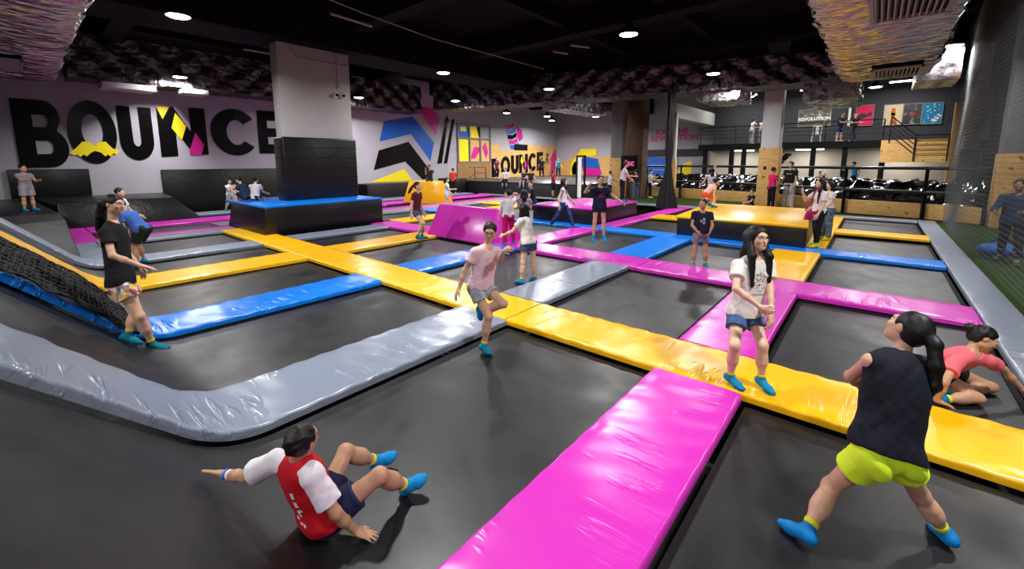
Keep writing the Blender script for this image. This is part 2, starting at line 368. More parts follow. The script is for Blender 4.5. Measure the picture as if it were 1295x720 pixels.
# magenta ridge block
block('ridge_block', [(-10.15,7.95,-.02),(-7.6,7.95,-.02),(-7.35,9.25,-.02),(-10.9,9.25,-.02)], [(-10.2,8.5,.87),(-7.8,8.5,.87),(-7.75,8.68,.87),(-10.15,8.68,.87)], VINYL['magenta'], (-8.9,8.6,0), 'tall magenta ridge block with sloping sides')
# low magenta stage
mb = MB(); mb.box(-9.75,12.66,-.1,-7.25,16.3,.5); o = mb.build('low_stage', V_black, bevel=.025); tag(o, 'low stage with black sides and a magenta top', 'platform')
mb = MB(); mb.box(-9.77,12.64,.5,-7.23,16.32,.56); mb.build('top_mat', VINYL['magenta'], o, bevel=.02)['label'] = 'bright magenta top mat'
# yellow wedge
mb = MB(); mb.hexa([(-4.35,12.6,-.02),(-1.18,12.6,-.02),(-1.3,16.6,-.02),(-4.6,16.6,-.02)], [(-4.35,12.6,.49),(-1.18,12.6,.49),(-1.5,16.6,.5),(-4.5,16.6,.5)])
o = mb.build('wedge_block', V_black, bevel=.02); tag(o, 'long yellow topped wedge with a black front', 'foam block')
mb = MB(); mb.hexa([(-4.4,12.57,.49),(-1.14,12.57,.49),(-1.5,16.65,.5),(-4.75,16.65,.5)], [(-4.4,12.57,.56),(-1.14,12.57,.56),(-1.6,16.6,.62),(-4.6,16.6,.62)])
mb.build('top_mat', VINYL['yellow'], o, bevel=.02)['label'] = 'bright yellow top mat'
# far yellow block
block('yellow_block', [(-19.75,13.9,-.05),(-18.1,13.9,-.05),(-17.5,15.6,-.05),(-20.0,16.0,-.05)], [(-19.55,14.2,1.12),(-18.1,14.2,1.12),(-17.9,15.3,1.12),(-19.5,15.6,1.12)], VINYL['yellow'], (-18.5,14.8,0), 'far yellow block with sloping ends in front of the chevrons')
# black boxes and wall pads on the left
block('padded_box', [(-20.2,.9,-.1),(-20.2,4.85,-.1),(-23.0,5.2,-.1),(-24.0,.4,-.1)], [(-20.4,.9,.86),(-20.5,3.95,.86),(-23.9,4.3,.86),(-24.0,.4,.86)], V_black, (-22,2.5,0), 'long black box with a slanted end in front of the lettered wall', 'platform')
block('padded_box', [(-13.1,-1.2,-.1),(-13.2,.85,-.1),(-16.3,.85,-.1),(-16.3,-1.2,-.1)], [(-13.6,-1.2,.86),(-14.3,.72,.86),(-16.3,.72,.86),(-16.3,-1.2,.86)], vinyl('black_wrinkled', (9,9,10), .58, .9, 1.2), (-15,0,0), 'wrinkled shiny black wedge at the far end of the slope', 'foam block')
block('padded_box', [(-16.32,-1.6,-.1),(-16.32,.85,-.1),(-24.0,.38,-.1),(-24.0,-1.6,-.1)], [(-16.32,-1.6,.86),(-16.32,.72,.86),(-24.0,.38,.86),(-24.0,-1.6,.86)], V_black, (-20,-.5,0), 'black platform on which the boy by the wall stands', 'platform')
def wallpad(v0, v1, z0, z1, label):
    mb = MB(); mb.box(0,0,0,.08,v1-v0,z1-z0); o = mb.build('wall_pad', V_black, None, (U_W+.005, v0, z0), bevel=.025); return tag(o, label, 'wall pad')
wallpad(-.05, 2.08, .87, 1.93, 'black pad on the white wall behind the boy in grey')
wallpad(4.34, 9.35, -.5, 1.86, 'long black pad under the last three big letters')
wallpad(9.4, 13.4, -.5, 1.88, 'black wall pad partly hidden by the column')
mb = MB(); mb.box(-24.0,13.5,-.5,-22.65,19.9,.86); tag(mb.build('padded_bench', V_black, bevel=.03), 'long low black bench under the chevron painting', 'bench')
mb = MB(); mb.box(-24.0,19.95,-.5,-22.3,21.2,1.0); tag(mb.build('padded_bench', V_black, bevel=.03), 'black bench end below the two painted arrows', 'bench')
# spectators stage
mb = MB(); mb.box(-24.05,21.3,-.9,-12.75,V_B-.05,.78); o = tag(mb.build('spectator_stage', mat('stage_black', (22,22,24), .5), bevel=.02), 'big black stage in front of the plywood wall with lettering', 'platform')
mb = MB(); mb.box(-24.0,21.25,.78,-12.7,V_B-.1,.84); mb.build('top_mat', vinyl('dark_grey', (58,58,62), .35), o, bevel=.02)
# ------------------------------------------------------------------ lettering and paintings on the walls
P_black = mat('letter_black', (8,8,9), .22, spec=.3); P_yel = mat('paint_yellow', (252,226,20), .4); P_mag = mat('paint_magenta', (206,22,140), .4); P_blue = mat('paint_blue', (12,92,196), .4); P_white = mat('paint_white', (235,235,235), .5)
def arc(cx, cy, rx, ry, a0, a1, n=14): return [(cx+rx*math.cos(math.radians(a0+(a1-a0)*i/n)), cy+ry*math.sin(math.radians(a0+(a1-a0)*i/n))) for i in range(n+1)]
GL = {
 'B': ([(0,0),(.62,0)]+arc(.62,.29,.38,.29,-90,60,10)+arc(.56,.75,.34,.25,-40,90,10)+[(0,1)], [[(.36,.2)]+[(.6,.2)]+arc(.6,.30,.1,.1,-90,90,6)+[(.36,.40)], [(.36,.6),(.56,.6)]+arc(.56,.69,.09,.09,-90,90,6)+[(.36,.78)]]),
 'O': (arc(.5,.5,.5,.5,0,360,40)[:-1], [arc(.5,.52,.22,.27,0,360,28)[:-1]]),
 'U': ([(0,1)]+arc(.5,.36,.5,.36,180,360,20)+[(1,1),(.62,1)]+arc(.5,.38,.12,.12,0,-180,10)+[(.38,1)], []),
 'N': ([(0,0),(0,1),(.34,1),(.66,.5),(.66,1),(1,1),(1,0),(.68,0),(.34,.52),(.34,0)], []),
 'C': (arc(.52,.5,.52,.5,38,322,30)+arc(.55,.5,.22,.27,318,42,18), []),
 'E': ([(0,0),(1,0),(1,.22),(.42,.22),(.42,.4),(.9,.4),(.9,.6),(.42,.6),(.42,.78),(1,.78),(1,1),(0,1)], []),
}
def leftwall(off): return lambda a, b, c: (U_W+off+c, a, b)
def glyph_in(ch, a0, a1, bl, br, tl, tr, place, t, m, parent, shear=0):
    mp = lambda q: (a0+(a1-a0)*q[0]+shear*(q[1]-.5), (bl+(br-bl)*q[0])*(1-q[1])+(tl+(tr-tl)*q[0])*q[1])
    o, hs = GL[ch]; me = plate([mp(q) for q in o], [[mp(q) for q in h] for h in hs], place, t); return obj('letter', me, m, parent)
def decal(pts, place, t, m, name, parent=None): return obj(name, plate(pts, [], place, t), m, parent)
def rebase(root):
    """moves a thing's origin to the middle of its geometry"""
    obs = [root]+list(root.children_recursive); me = [o for o in obs if o.type == 'MESH']
    vs = [v.co for o in me for v in o.data.vertices]; c = sum(vs, Vector())/len(vs)
    for o in me: o.data.transform(Matrix.Translation(-c))
    root.location = c
sg = empty('wall_lettering', (0,0,0)); pl = leftwall(.004)
for ch, q in (('B',(.28,1.62,1.98,2.02,4.5,4.5)),('O',(1.64,3.06,2.12,2.14,4.6,4.62)),('U',(3.14,4.24,2.25,2.3,4.5,4.5)),('N',(4.44,6.2,2.42,2.54,4.6,4.64)),('C',(6.38,8.33,2.5,2.5,4.73,4.73)),('E',(8.42,9.46,2.62,2.62,4.76,4.77))):
    glyph_in(ch, *q, pl, .025, P_black, sg)['label'] = 'black letter '+ch
p2 = leftwall(.03)
mst = [(1.6,2.54),(1.8,2.74),(2.01,3.0),(2.2,3.0),(2.34,2.84),(2.48,3.0),(2.69,3.02),(2.86,2.76),(3.07,2.66),(2.96,2.5),(2.88,2.55),(2.78,2.42),(2.70,2.5),(2.62,2.42),(2.5,2.58),(2.34,2.64),(2.2,2.56),(2.08,2.42),(2.0,2.5),(1.9,2.4),(1.82,2.5),(1.72,2.46)]
decal(mst, p2, .01, P_yel, 'moustache', sg)['label'] = 'yellow moustache'
decal([(4.44,4.6),(4.9,4.6),(4.62,4.05)], p2, .01, P_yel, 'triangle', sg)['label'] = 'yellow triangle'
decal([(5.09,4.38),(5.44,3.8),(5.22,3.16),(4.9,3.7)], p2, .01, P_yel, 'diamond', sg)['label'] = 'yellow diamond'
decal([(5.76,3.52),(6.05,2.98),(5.9,2.5),(5.5,2.5),(5.46,2.68)], p2, .01, P_mag, 'diamond', sg)['label'] = 'magenta diamond'
tag(sg, 'giant black letters with a yellow moustache on the white left wall', 'sign')
def mural(name, parts, label, place, cat='painting'):
    r = empty(name, (0,0,0))
    for nm, pts, m in parts: decal(pts, place, .012, m, nm, r)
    return tag(r, label, cat)
mural('chevron_painting', [('chevron',[(15.76,4.73),(18.0,5.2),(19.77,3.52),(19.39,2.24),(17.81,4.02),(15.39,3.45)],P_blue), ('chevron',[(15.3,2.89),(17.59,3.5),(19.25,1.67),(19.16,1.0),(18.65,.95),(17.26,2.19),(14.88,1.65)],P_black),
  ('triangle',[(14.6,.9),(17.17,1.7),(17.81,.9)],P_yel), ('stripe',[(18.4,5.9),(19.71,5.9),(20.33,5.27),(19.93,4.04),(18.83,5.32)],P_mag)], 'big blue, black and yellow chevrons painted on the left wall', leftwall(.004))
mural('arrow_painting', [('arrow',[(20.01,2.01),(20.45,2.07),(21.1,5.08),(21.28,5.0),(21.06,5.5),(20.66,5.0),(20.82,5.07)],P_black), ('arrow',[(20.62,2.02),(20.95,2.06),(21.77,5.25),(21.5,5.28)],P_black)], 'two thin black arrows painted beside the chevrons', leftwall(.004))
# window and boarding beside the stage
W = MB(); 
for v in (21.95, 23.15, 24.33, 25.46): W.box(U_W, v, 2.1, U_W+.12, v+.12, 5.0)
for z in (2.1, 3.9, 4.9): W.box(U_W, 21.95, z, U_W+.11, 25.58, z+.1)
w = struct(W.build('window_1', mat('window_frame', (120,118,116), .5)))
for a, b, m in ((22.1,23.1,P_yel),(23.3,24.3,P_mag),(24.5,25.4,M_wood)): decal([(a,2.2),(b,2.2),(b,3.85),(a,3.85)], leftwall(.02), .01, m if m is not P_mag else M_wood, 'pane', w)
for a, b, m in ((22.1,23.1,P_blue),(23.3,24.3,P_yel),(24.5,25.4,mat('paint_grey', (150,150,156), .5))): decal([(a,4.0),(b,4.0),(b,4.85),(a,4.85)], leftwall(.02), .01, m, 'pane', w)
decal([(22.3,4.45),(22.9,4.45),(22.9,4.8),(22.3,4.8)], leftwall(.032), .004, P_yel, 'pane_art', w); decal([(24.0,4.85),(24.3,4.85),(24.3,4.0)], leftwall(.032), .004, P_black, 'pane_art', w)
decal([(23.3,2.4),(23.7,3.3),(24.3,3.3),(24.3,3.0),(23.8,2.4)], leftwall(.032), .004, P_mag, 'pane_art', w); decal([(24.6,3.3),(25.0,2.4),(25.3,2.9),(25.0,3.7)], leftwall(.032), .004, P_mag, 'pane_art', w)
MB().box(U_W+.01, 21.9, .85, U_W+.08, 25.5, 2.1).build('wall_boarding', M_wood2); o = bpy.data.objects['wall_boarding']; tag(o, 'brown wooden boarding under the small window panes', 'panelling')
rl = MB()
for v in (22.9, 24.1): rl.tube([(U_W+.9,v,.85),(U_W+.9,v,1.75)], .03)
for z in (1.3,1.75): rl.tube([(U_W+.9,22.3,z-.35*(z<1.5)),(U_W+.9,22.9,z),(U_W+.9,24.1,z)], .03)
tag(rl.build('handrail', M_steel, smooth=40), 'small black handrail in front of the brown boarding', 'railing')
# plywood wall with lettering
ply = empty('plywood_wall', (0,0,0))
for pts in ([(25.6,.84),(26.75,.84),(26.75,3.6),(25.6,3.6)],[(26.77,.84),(30.4,.84),(30.4,3.12),(26.77,3.12)],[(30.42,.84),(35.05,.84),(35.05,3.62),(30.42,3.62)]): decal(pts, leftwall(.006), .04, M_wood, 'board', ply)
tag(ply, 'pale plywood wall behind the stage carrying black lettering', 'panelling'); 
for c in list(ply.children): c['label'] = 'pale plywood board'
MB().box(U_W+.01, 28.6, 3.14, U_W+.06, 30.4, 3.66).build('dark_panel', M_dark); tag(bpy.data.objects['dark_panel'], 'small black panel on top of the plywood wall', 'panel')
sg = empty('wall_lettering', (0,0,0)); p3 = leftwall(.05)
for ch, q in (('B',(25.65,26.6,.9,.92,2.4,2.45)),('O',(26.75,28.0,.95,1.0,2.55,2.65)),('U',(28.1,29.15,1.08,1.12,2.68,2.74)),('N',(29.2,30.45,1.14,1.2,2.78,2.86)),('C',(30.5,31.72,1.22,1.3,2.88,2.98)),('E',(31.78,32.75,1.32,1.4,3.0,3.06))): glyph_in(ch, *q, p3, .015, P_black, sg)['label'] = 'black letter '+ch
me = text_mesh('INC', .62, .02, .014); me.transform(Matrix.Translation((U_W+.06,33.45,2.45)) @ Matrix(((0,0,1,0),(0,1,0,0),(1,0,0,0),(0,0,0,1))).transposed() @ Matrix.Identity(4)) if False else None
for vtx in me.vertices: x, y, z = vtx.co; vtx.co = (U_W+.058+z, 33.4+y, 2.42-x)
obj('small_letters', me, P_black, sg)
decal([(29.55,2.65),(29.85,2.2),(29.6,1.9),(29.4,2.2)], leftwall(.067), .006, P_yel, 'diamond', sg)['label'] = 'yellow diamond'; decal([(30.1,2.3),(30.3,1.9),(30.15,1.5),(29.9,1.8)], leftwall(.067), .006, P_mag, 'diamond', sg)['label'] = 'magenta diamond'
tag(sg, 'black slanting lettering on the plywood wall behind the stage', 'sign')
mural('arrow_painting', [('arrow',[(33.95,.86),(34.75,.86),(34.8,2.35),(35.02,2.2),(34.75,3.45),(33.8,2.2),(34.1,2.3)],P_mag)], 'magenta arrow pointing up on the plywood wall', leftwall(.05))
vs = []
for i, m in enumerate((P_mag, P_blue, P_black, P_mag, P_blue)):
    z = 5.25-i*.42; vs.append(('chevron', [(27.35+i*.17,z),(28.1+i*.12,z-.02),(28.6+i*.15,z+.25),(28.6+i*.15,z-.12),(28.0+i*.16,z-.36),(27.45+i*.17,z-.34)], m))
vs.append(('lettering_block', [(28.9,5.2),(29.6,4.9),(29.8,4.2),(29.3,3.9),(29.0,4.4)], P_mag))
mural('chevron_painting', vs, 'small stack of coloured chevrons high on the wall above the plywood', leftwall(.006))
# far wall
def backwall(off): return lambda a, b, c: (a, V_B-off-c, b)
mural('colour_block_painting', [('background',[(-24.0,.84),(-17.6,.84),(-17.6,2.6),(-19.7,2.6),(-19.7,3.35),(-21.4,3.35),(-22.4,2.4),(-24.0,2.2)],M_wood), ], 'pale plywood boards along the far wall', backwall(.005), 'panelling')
mural('colour_block_painting', [('yellow_shape',[(-22.6,.9),(-22.4,2.1),(-21.4,3.3),(-19.8,3.3),(-19.8,2.7),(-21.1,2.62),(-21.5,.9)],P_yel), ('blue_shape',[(-22.4,1.5),(-22.1,2.1),(-21.4,2.2),(-21.1,2.62),(-19.6,2.4),(-19.3,1.5),(-21.2,1.6),(-21.8,.9),(-22.3,.9)],P_blue), ('magenta_shape',[(-21.2,1.58),(-19.3,1.5),(-19.1,.85),(-21.0,.85)],P_mag)], 'yellow, blue and magenta shapes painted on the far plywood', backwall(.02))
mural('stripe_painting', [('yellow_stripe',[(-16.0,5.9),(-14.9,5.9),(-15.2,5.1),(-15.7,3.4),(-16.1,3.4),(-15.9,4.9)],P_yel), ('blue_stripe',[(-16.1,5.4),(-15.3,4.95),(-15.3,4.6),(-15.6,4.3),(-16.2,4.8)],P_blue), ('black_stripe',[(-16.2,4.75),(-15.65,4.3),(-15.75,3.9),(-16.2,4.2)],P_black)], 'yellow and blue stripe painted high on the far wall', backwall(.005))
sg = empty('wall_lettering', (0,0,0))
for t, z, cx, s in (("JOIN THE", 4.5, -12.95, .62), ("REVOLUTION", 3.98, -12.75, .62)):
    me = text_mesh(t, s, .018, .014)
    for vtx in me.vertices: x, y, zz = vtx.co; vtx.co = (cx+x, V_B-.02-zz, z+y)
    obj('letters', me, P_mag, sg)
tag(sg, 'magenta lettering in two lines on the far grey wall', 'sign')
mural('colour_block_painting', [('blue_shape',[(-14.9,1.5),(-14.9,2.5),(-12.3,2.4),(-12.3,1.5)],P_blue), ('blue_shape',[(-14.9,1.0),(-14.9,1.45),(-12.4,1.4),(-12.4,.9)],P_blue), ('yellow_shape',[(-14.8,.45),(-14.8,.95),(-12.5,.85),(-11.8,2.0),(-11.2,2.2),(-11.2,.4)],P_yel)], 'blue and yellow board seen behind the hanging net bundle', backwall(.02))
room('trim_20', (-15.5, V_B-.12, 2.55, -10.2, V_B-.01, 3.1), M_char)
# columns at the back
def column(x0, y0, x1, y1, z1, m, label=None, clad=None):
    o = struct(MB().box(x0, y0, -.05, x1, y1, z1).build('column', m, bevel=.02))
    if clad: c = MB().box(x0-.04, y0-.04, -.03, x1+.04, y1+.04, clad).build('column_cladding', M_wood, bevel=.01); tag(c, label, 'cladding')
M_cgrey = mat('grey_column', (128,128,130), .7, spec=.3, build=wall_build)
column(-12.5, 24.0, -11.75, 24.6, Z_C-.02, M_cgrey, 'plywood cladding on the grey column beside the screen', 2.35)
column(-12.1, 25.0, -10.9, 25.8, Z_C-.02, M_brick)
column(-9.2, 25.0, -8.93, 25.25, 4.9, mat('white_post', (196,200,196), .5), 'plywood cladding on the white post beside the net bundle', 2.3)
o = MB().box(-9.55, 25.0, 4.62, -9.0, 32.6, 5.45).build('ceiling_beam', mat('beam_grey', (190,190,180), .6), bevel=.02); struct(o)
mb = MB(); mb.box(-11.75,23.9,1.6,-10.7,23.97,2.5); o = mb.build('screen', M_dark, bevel=.01); tag(o, 'black screen with a small pink sign beside the grey column', 'screen')
me = text_mesh('inc', .5, .02, .01)
for vtx in me.vertices: x, y, z = vtx.co; vtx.co = (-11.2+x, 23.89-z, 2.05+y)
obj('screen_sign', me, mat('pink_glow', (226,70,150), .5, emit=.6), o); mb = MB(); mb.box(-11.28,23.9,-.02,-11.18,23.97,1.62); mb.box(-11.6,23.7,-.02,-10.9,24.1,.02); mb.build('stand', M_steel, o)
mb = MB(); 
GX = xv(728, 20.95, 1)
for x0, y0 in ((GX,20.95),): 
    for z0, z1 in ((-.02,.1),(2.4,2.5)): mb.box(x0,y0,z0,x0+.6,y0+.1,z1)
    for xx in (x0, x0+.5): mb.box(xx,y0,0,xx+.1,y0+.1,2.45)
o = mb.build('gate_frame', M_steel); tag(o, 'black gate frame with a white panel behind the low magenta stage', 'gate'); MB().box(GX+.1,20.98,.1,GX+.34,21.02,2.4).build('panel', P_white, o)

# ------------------------------------------------------------------ mezzanine
mz = MB(); mz.box(-9.2,30.0,2.86,2.9,V_B-.02,3.22); struct(mz.build('floor_mezzanine', M_dark))
struct(MB().box(-9.2,33.2,3.22,4.3,33.35,Z_C-.05).build('wall_mezzanine', M_char)); struct(MB().box(-9.2,32.8,-.02,2.9,32.95,2.86).build('wall_below_mezzanine', mat('shutter_beige', (196,184,168), .6, build=lambda nt,b,c: bump(nt,b,noise(nt,coords(nt,(.1,.1,60)),1,1),.4,.01))))
for i, x in enumerate((-8.9,-7.3,-6.6,-5.0,-3.0,-1.55,.05)): struct(MB().box(x,30.1,-.02,x+.24,30.34,2.86).build('column', M_dark))
o = MB().box(.05,29.92,2.05,2.55,30.0,3.2).build('front_boarding', M_wood); tag(o, 'plywood front under the mezzanine stairs on the right', 'panelling')
o = MB().box(2.6,29.6,-.02,2.95,30.0,4.9).build('corner_boarding', M_wood2); tag(o, 'tall narrow timber post boarding at the right end of the mezzanine', 'panelling')
def railing(pts, z0, z1, label, n=4, sl=None):
    mb = MB(); z = lambda i: (0 if sl is None else sl[i])
    for i in range(len(pts)-1):
        a, b = Vector(pts[i]), Vector(pts[i+1])
        for k in range(n): zz = z1-(z1-z0-.15)*k/n; mb.tube([(a.x,a.y,zz+z(i)),(b.x,b.y,zz+z(i+1))], .028 if k == 0 else .016, 6)
    for i, p in enumerate(pts): mb.tube([(p[0],p[1],z0+z(i)),(p[0],p[1],z1+z(i))], .03, 6)
    return tag(mb.build('railing', M_steel, smooth=40), label, 'railing')
railing([(-9.1,30.05),(-7.0,30.05),(-4.7,30.05),(-2.4,30.05),(.1,30.05)], 3.22, 4.3, 'long black mezzanine railing')
railing([(.35,29.85),(1.35,29.85),(2.55,29.85)], 3.1, 4.4, 'black stair railing stepping down in front of the plywood', 5, (0,-1.0,-1.0))
for i, x in enumerate((-6.9,-3.2,.8)):  # strip lights added to brighten the mezzanine and the space under it
    for z, y, t in ((2.82,31.6,'below the mezzanine slab'),(6.3,31.2,'above the mezzanine walkway')):
        o = MB().box(-.7,-.06,0,.7,.06,.06).build('strip_light', mat('added_strip_glow', (255,250,240), .5, emit=9), None, (x,y,z-.03)); tag(o, ('left','middle','right')[i]+' lit strip light added '+t, 'lamp')
        ld = bpy.data.lights.new('added_strip_lamp', 'AREA'); ld.shape = 'RECTANGLE'; ld.size = 1.3; ld.size_y = .1; ld.energy = 50 if z < 4 else 95; lo = bpy.data.objects.new('added_strip_lamp', ld); C.objects.link(lo); lo.location = (x,y,z-.05)
        if z > 4:
            for q in (-.5,.5): MB().tube([(q,0,.05),(q,0,Z_C-z+.03)], .01, 5).build('hanger', M_dark, o)
# stairs below
st = MB()
for i in range(9): st.box(-6.4+i*.24, 31.0, .15+i*.28, -6.1+i*.24, 32.0, .2+i*.28)
for y in (30.95, 32.0): st.hexa([(-6.4,y,.0),(-6.2,y,.0),(-6.2,y+.05,.0),(-6.4,y+.05,.0)],[(-4.35,y,2.6),(-4.1,y,2.6),(-4.1,y+.05,2.6),(-4.35,y+.05,2.6)])
tag(st.build('staircase', M_steel), 'dark staircase climbing below the mezzanine behind the big column', 'staircase')
# posters
def poster(x0, x1, z0, z1, bg, label, art=None):
    mb = MB(); mb.box(x0,33.15,z0,x1,33.19,z1); o = mb.build('poster', bg); tag(o, label, 'poster')
    f = MB()
    for a in ((x0-.03,z0-.03,x1+.03,z0),(x0-.03,z1,x1+.03,z1+.03),(x0-.03,z0,x0,z1),(x1,z0,x1+.03,z1)): f.box(a[0],33.12,a[1],a[2],33.19,a[3])
    f.build('frame', mat('frame_grey', (150,146,140), .4), o)
    for nm, pts, m in (art or []): decal(pts, lambda a, b, c: (a, 33.148-c, b), .004, m, nm, o)
    return o
def dots_build(nt, b, c):
    v = coords(nt, (7,7,7)); n = nt.nodes.new('ShaderNodeTexVoronoi'); n.inputs['Scale'].default_value = 1; nt.links.new(v, n.inputs['Vector'])
    nt.links.new(ramp(nt, n.outputs['Distance'], [(.22, (.5,.75,.8)), (.3, c)]), b.inputs['Base Color'])
def photo_build(nt, b, c):
    n = noise(nt, coords(nt), 3.5, 4); nt.links.new(ramp(nt, n, [(.3, tuple(x*.3 for x in c)), (.55, c), (.75, (.5,.48,.44))]), b.inputs['Base Color'])
o = poster(-4.1,-2.45,4.32,5.33, mat('poster_photo', (92,84,70), .5, build=photo_build), 'wide framed picture with a line of white lettering on the mezzanine wall')
me = text_mesh('REVOLUTION', .27, .012, .006)
for vtx in me.vertices: x, y, z = vtx.co; vtx.co = (-3.28+x, 33.14-z, 4.75+y)
obj('lettering', me, P_white, o)
poster(-1.25,-.45,4.22,5.36, mat('poster_pink', (226,34,92), .5), 'bright pink poster on the mezzanine wall', [('figure',[(-1.2,4.7),(-1.0,4.95),(-.75,4.85),(-.55,5.0),(-.5,4.8),(-.8,4.65),(-1.1,4.5)],M_char)])
poster(.03,.81,4.18,5.3, mat('poster_cream', (214,190,150), .5), 'cream poster with an orange figure, first of the row of three', [('figure',[(.32,4.2),(.62,4.2),(.6,4.5),(.5,4.6),(.52,4.8),(.5,5.1),(.34,5.1),(.33,4.8),(.38,4.6)],mat('poster_orange', (190,88,30), .5)),('stripe',[(.3,4.68),(.55,4.68),(.55,4.85),(.3,4.85)],P_yel)])
poster(.86,1.6,4.17,5.27, mat('poster_dark', (60,58,56), .5, build=photo_build), 'dark photographic poster in the middle of the row of three', [('lips',[(1.05,4.72),(1.25,4.82),(1.5,4.7),(1.25,4.64)],mat('poster_red', (150,50,50), .5))])
poster(1.65,2.42,4.15,5.25, mat('poster_teal', (20,128,170), .5, build=dots_build), 'blue dotted poster with white curved stripes, last of the row of three', [('stripe',[(2.0+i*.13,4.3+i*.13),(2.2+i*.1,4.25+i*.12),(2.3+i*.06,4.33+i*.12),(2.05+i*.12,4.4+i*.12)],P_white) for i in range(3)])
o = MB().box(-1.6,33.1,4.2,-1.48,33.2,5.6).build('white_pipe', P_white); tag(o, 'short white pipe on the mezzanine wall beside the pink poster', 'pipe')
# white chair on the mezzanine
ch = empty('metal_chair', (-2.9,31.2,3.22)); tag(ch, 'white metal chair standing on the mezzanine below the wide picture', 'chair'); wm = mat('white_metal', (210,212,214), .4, .2)
MB().box(-.22,-.2,.44,.22,.2,.47).build('seat', wm, ch)
for x in (-.19,.19):
    for y in (-.17,.17): MB().tube([(x*.95,y,.44),(x*1.2,y*1.2,0)], .02, 6).build('leg', wm, ch)
b = MB(); b.tube([(-.2,.19,.45),(-.22,.25,.95),(.22,.25,.95),(.2,.19,.45)], .02, 6); b.box(-.08,.2,.45,.08,.24,.92); b.build('backrest', wm, ch)
# stools / signs below
for x, y, m, t in ((-1.9,29.2,P_yel,'yellow floor sign standing below the mezzanine'),(1.05,28.6,mat('red_bottle', (190,40,30), .4),'red and white cone shaped container by the stairs')):
    o = MB().lathe([(.22,0),(.2,.5),(.08,.62),(.07,.85)], (x,y,-.02), 12).build('floor_sign' if m is P_yel else 'container', m, smooth=40); tag(o, t, 'sign' if m is P_yel else 'container')

# ------------------------------------------------------------------ fence, air bags
FP = [(-11.1,26.3),(-8.8,25.75),(-4.4,24.35),(-.94,22.35),(1.42,21.75),(2.85,20.9)]
fen = empty('fence', (-4,24,0)); tag(fen, 'black padded railing fence in front of the silver black air bags', 'fence'); OF = Vector((-4,24,0))
for i, p in enumerate(FP):
    MB().tube([Vector((p[0],p[1],-.05))-OF, Vector((p[0],p[1],1.92))-OF], .055, 8).build('post', M_dark, fen, smooth=50)
for z, r in ((1.86,.06),(.98,.06)):
    for i in range(len(FP)-1): MB().tube([Vector((*FP[i],z))-OF, Vector((*FP[i+1],z))-OF], r, 8).build('rail', vinyl('rail_black', (20,20,22), .35), fen, smooth=50)
for i in range(len(FP)-1):
    a, b = Vector((*FP[i],0)), Vector((*FP[i+1],0)); d = (b-a).normalized(); n = Vector((-d.y,d.x,0)); mb = MB(); a = a+n*.1+d*.03; b = b+n*.1-d*.03
    mb.hexa([a, b, b+n*.06, a+n*.06], [a+Vector((0,0,.56)), b+Vector((0,0,.56)), b+n*.06+Vector((0,0,.56)), a+n*.06+Vector((0,0,.56))])
    o = mb.build('kick_board', M_wood, bevel=.008); rebase(o); tag(o, ('plywood kick board at the far left end of the fence','plywood kick board behind the hanging net bundle','plywood kick board left of the big wooden column foot','plywood kick board behind the yellow wedge','plywood kick board nearest the right border corner')[i], 'board')
# crumpled shiny bags in the pit
foil_black = mat('black_foil', (13,13,15), .14, .0, spec=1.0, bump=(3.2, .5, .06), coat=.8)
def bag(i, label):
    dirs = [(Vector(FP[k+1])-Vector(FP[k])).normalized() for k in range(len(FP)-1)]
    def nrml(k): a = dirs[max(k-1,0)]; b = dirs[min(k,len(dirs)-1)]; d = (a+b).normalized(); return Vector((-d.y,d.x,0))
    D = 2.9 if i < 4 else 2.4; P0, P1 = Vector((*FP[i],0)), Vector((*FP[i+1],0)); A0, A1 = P0+nrml(i)*.35, P1+nrml(i+1)*.35; B0, B1 = P0+nrml(i)*(.35+D), P1+nrml(i+1)*(.35+D)
    if i == 4: A1 = A0+(A1-A0)*.75; B1 = B0+(B1-B0)*.45
    dd = (A1-A0).normalized()*.03; A0 = A0+dd; B0 = B0+dd; A1 = A1-dd; B1 = B1-dd; L = (A1-A0).length; nx, ny = int(L/.09), 24; v = []
    for j in range(ny+1):
        for k in range(nx+1):
            s, t = L*k/nx, j/ny; p = A0.lerp(A1, k/nx).lerp(B0.lerp(B1, k/nx), t)
            ridge = abs(math.sin(s*2.6+3*math.sin(t*3+i)+i))*.26+abs(math.sin(s*5.3-t*7+i*2))*.12+.05*math.sin(s*11+t*9)
            z = .55+(.55*min(1,t*4)**.6)+ridge*(.3+.7*min(1,t*5))-.12
            if j == ny: z = .0
            v.append((p.x,p.y,z if j else .2))
    f = [(j*(nx+1)+k, j*(nx+1)+k+1, (j+1)*(nx+1)+k+1, (j+1)*(nx+1)+k) for j in range(ny) for k in range(nx)]
    lowb = len(v); v += [(p[0],p[1],-.02) for p in v[:nx+1]]+[(p[0],p[1],-.02) for p in v[ny*(nx+1):(ny+1)*(nx+1)]]
    f += [(lowb+k, lowb+k+1, k+1, k) for k in range(nx)]
    o = MB().add(v, f).build('air_bag', foil_black, smooth=180); rebase(o); return tag(o, label, 'air bag')
for i, t in enumerate(('shiny black air bag at the far left end of the fence','shiny black air bag behind the hanging net bundle','shiny black air bag behind the seated spectator','shiny black air bag behind the woman with the magenta bag','shiny black air bag nearest the right corner')): bag(i, t)
# wooden and silver column on the turf
column(-4.25, 23.0, -3.5, 23.7, Z_C-.02, mat('silver_column', (206,208,212), .5, .0, bump=(14,.2,.01)), 'plywood cladding on the foot of the big silver column', 2.75)
for z, n in ((1.55,0),): MB().box(-4.05,22.93,1.75,-3.95,22.96,1.9).build('socket', M_dark, None); tag(bpy.data.objects['socket'], 'small dark socket on the plywood foot of the column', 'socket')
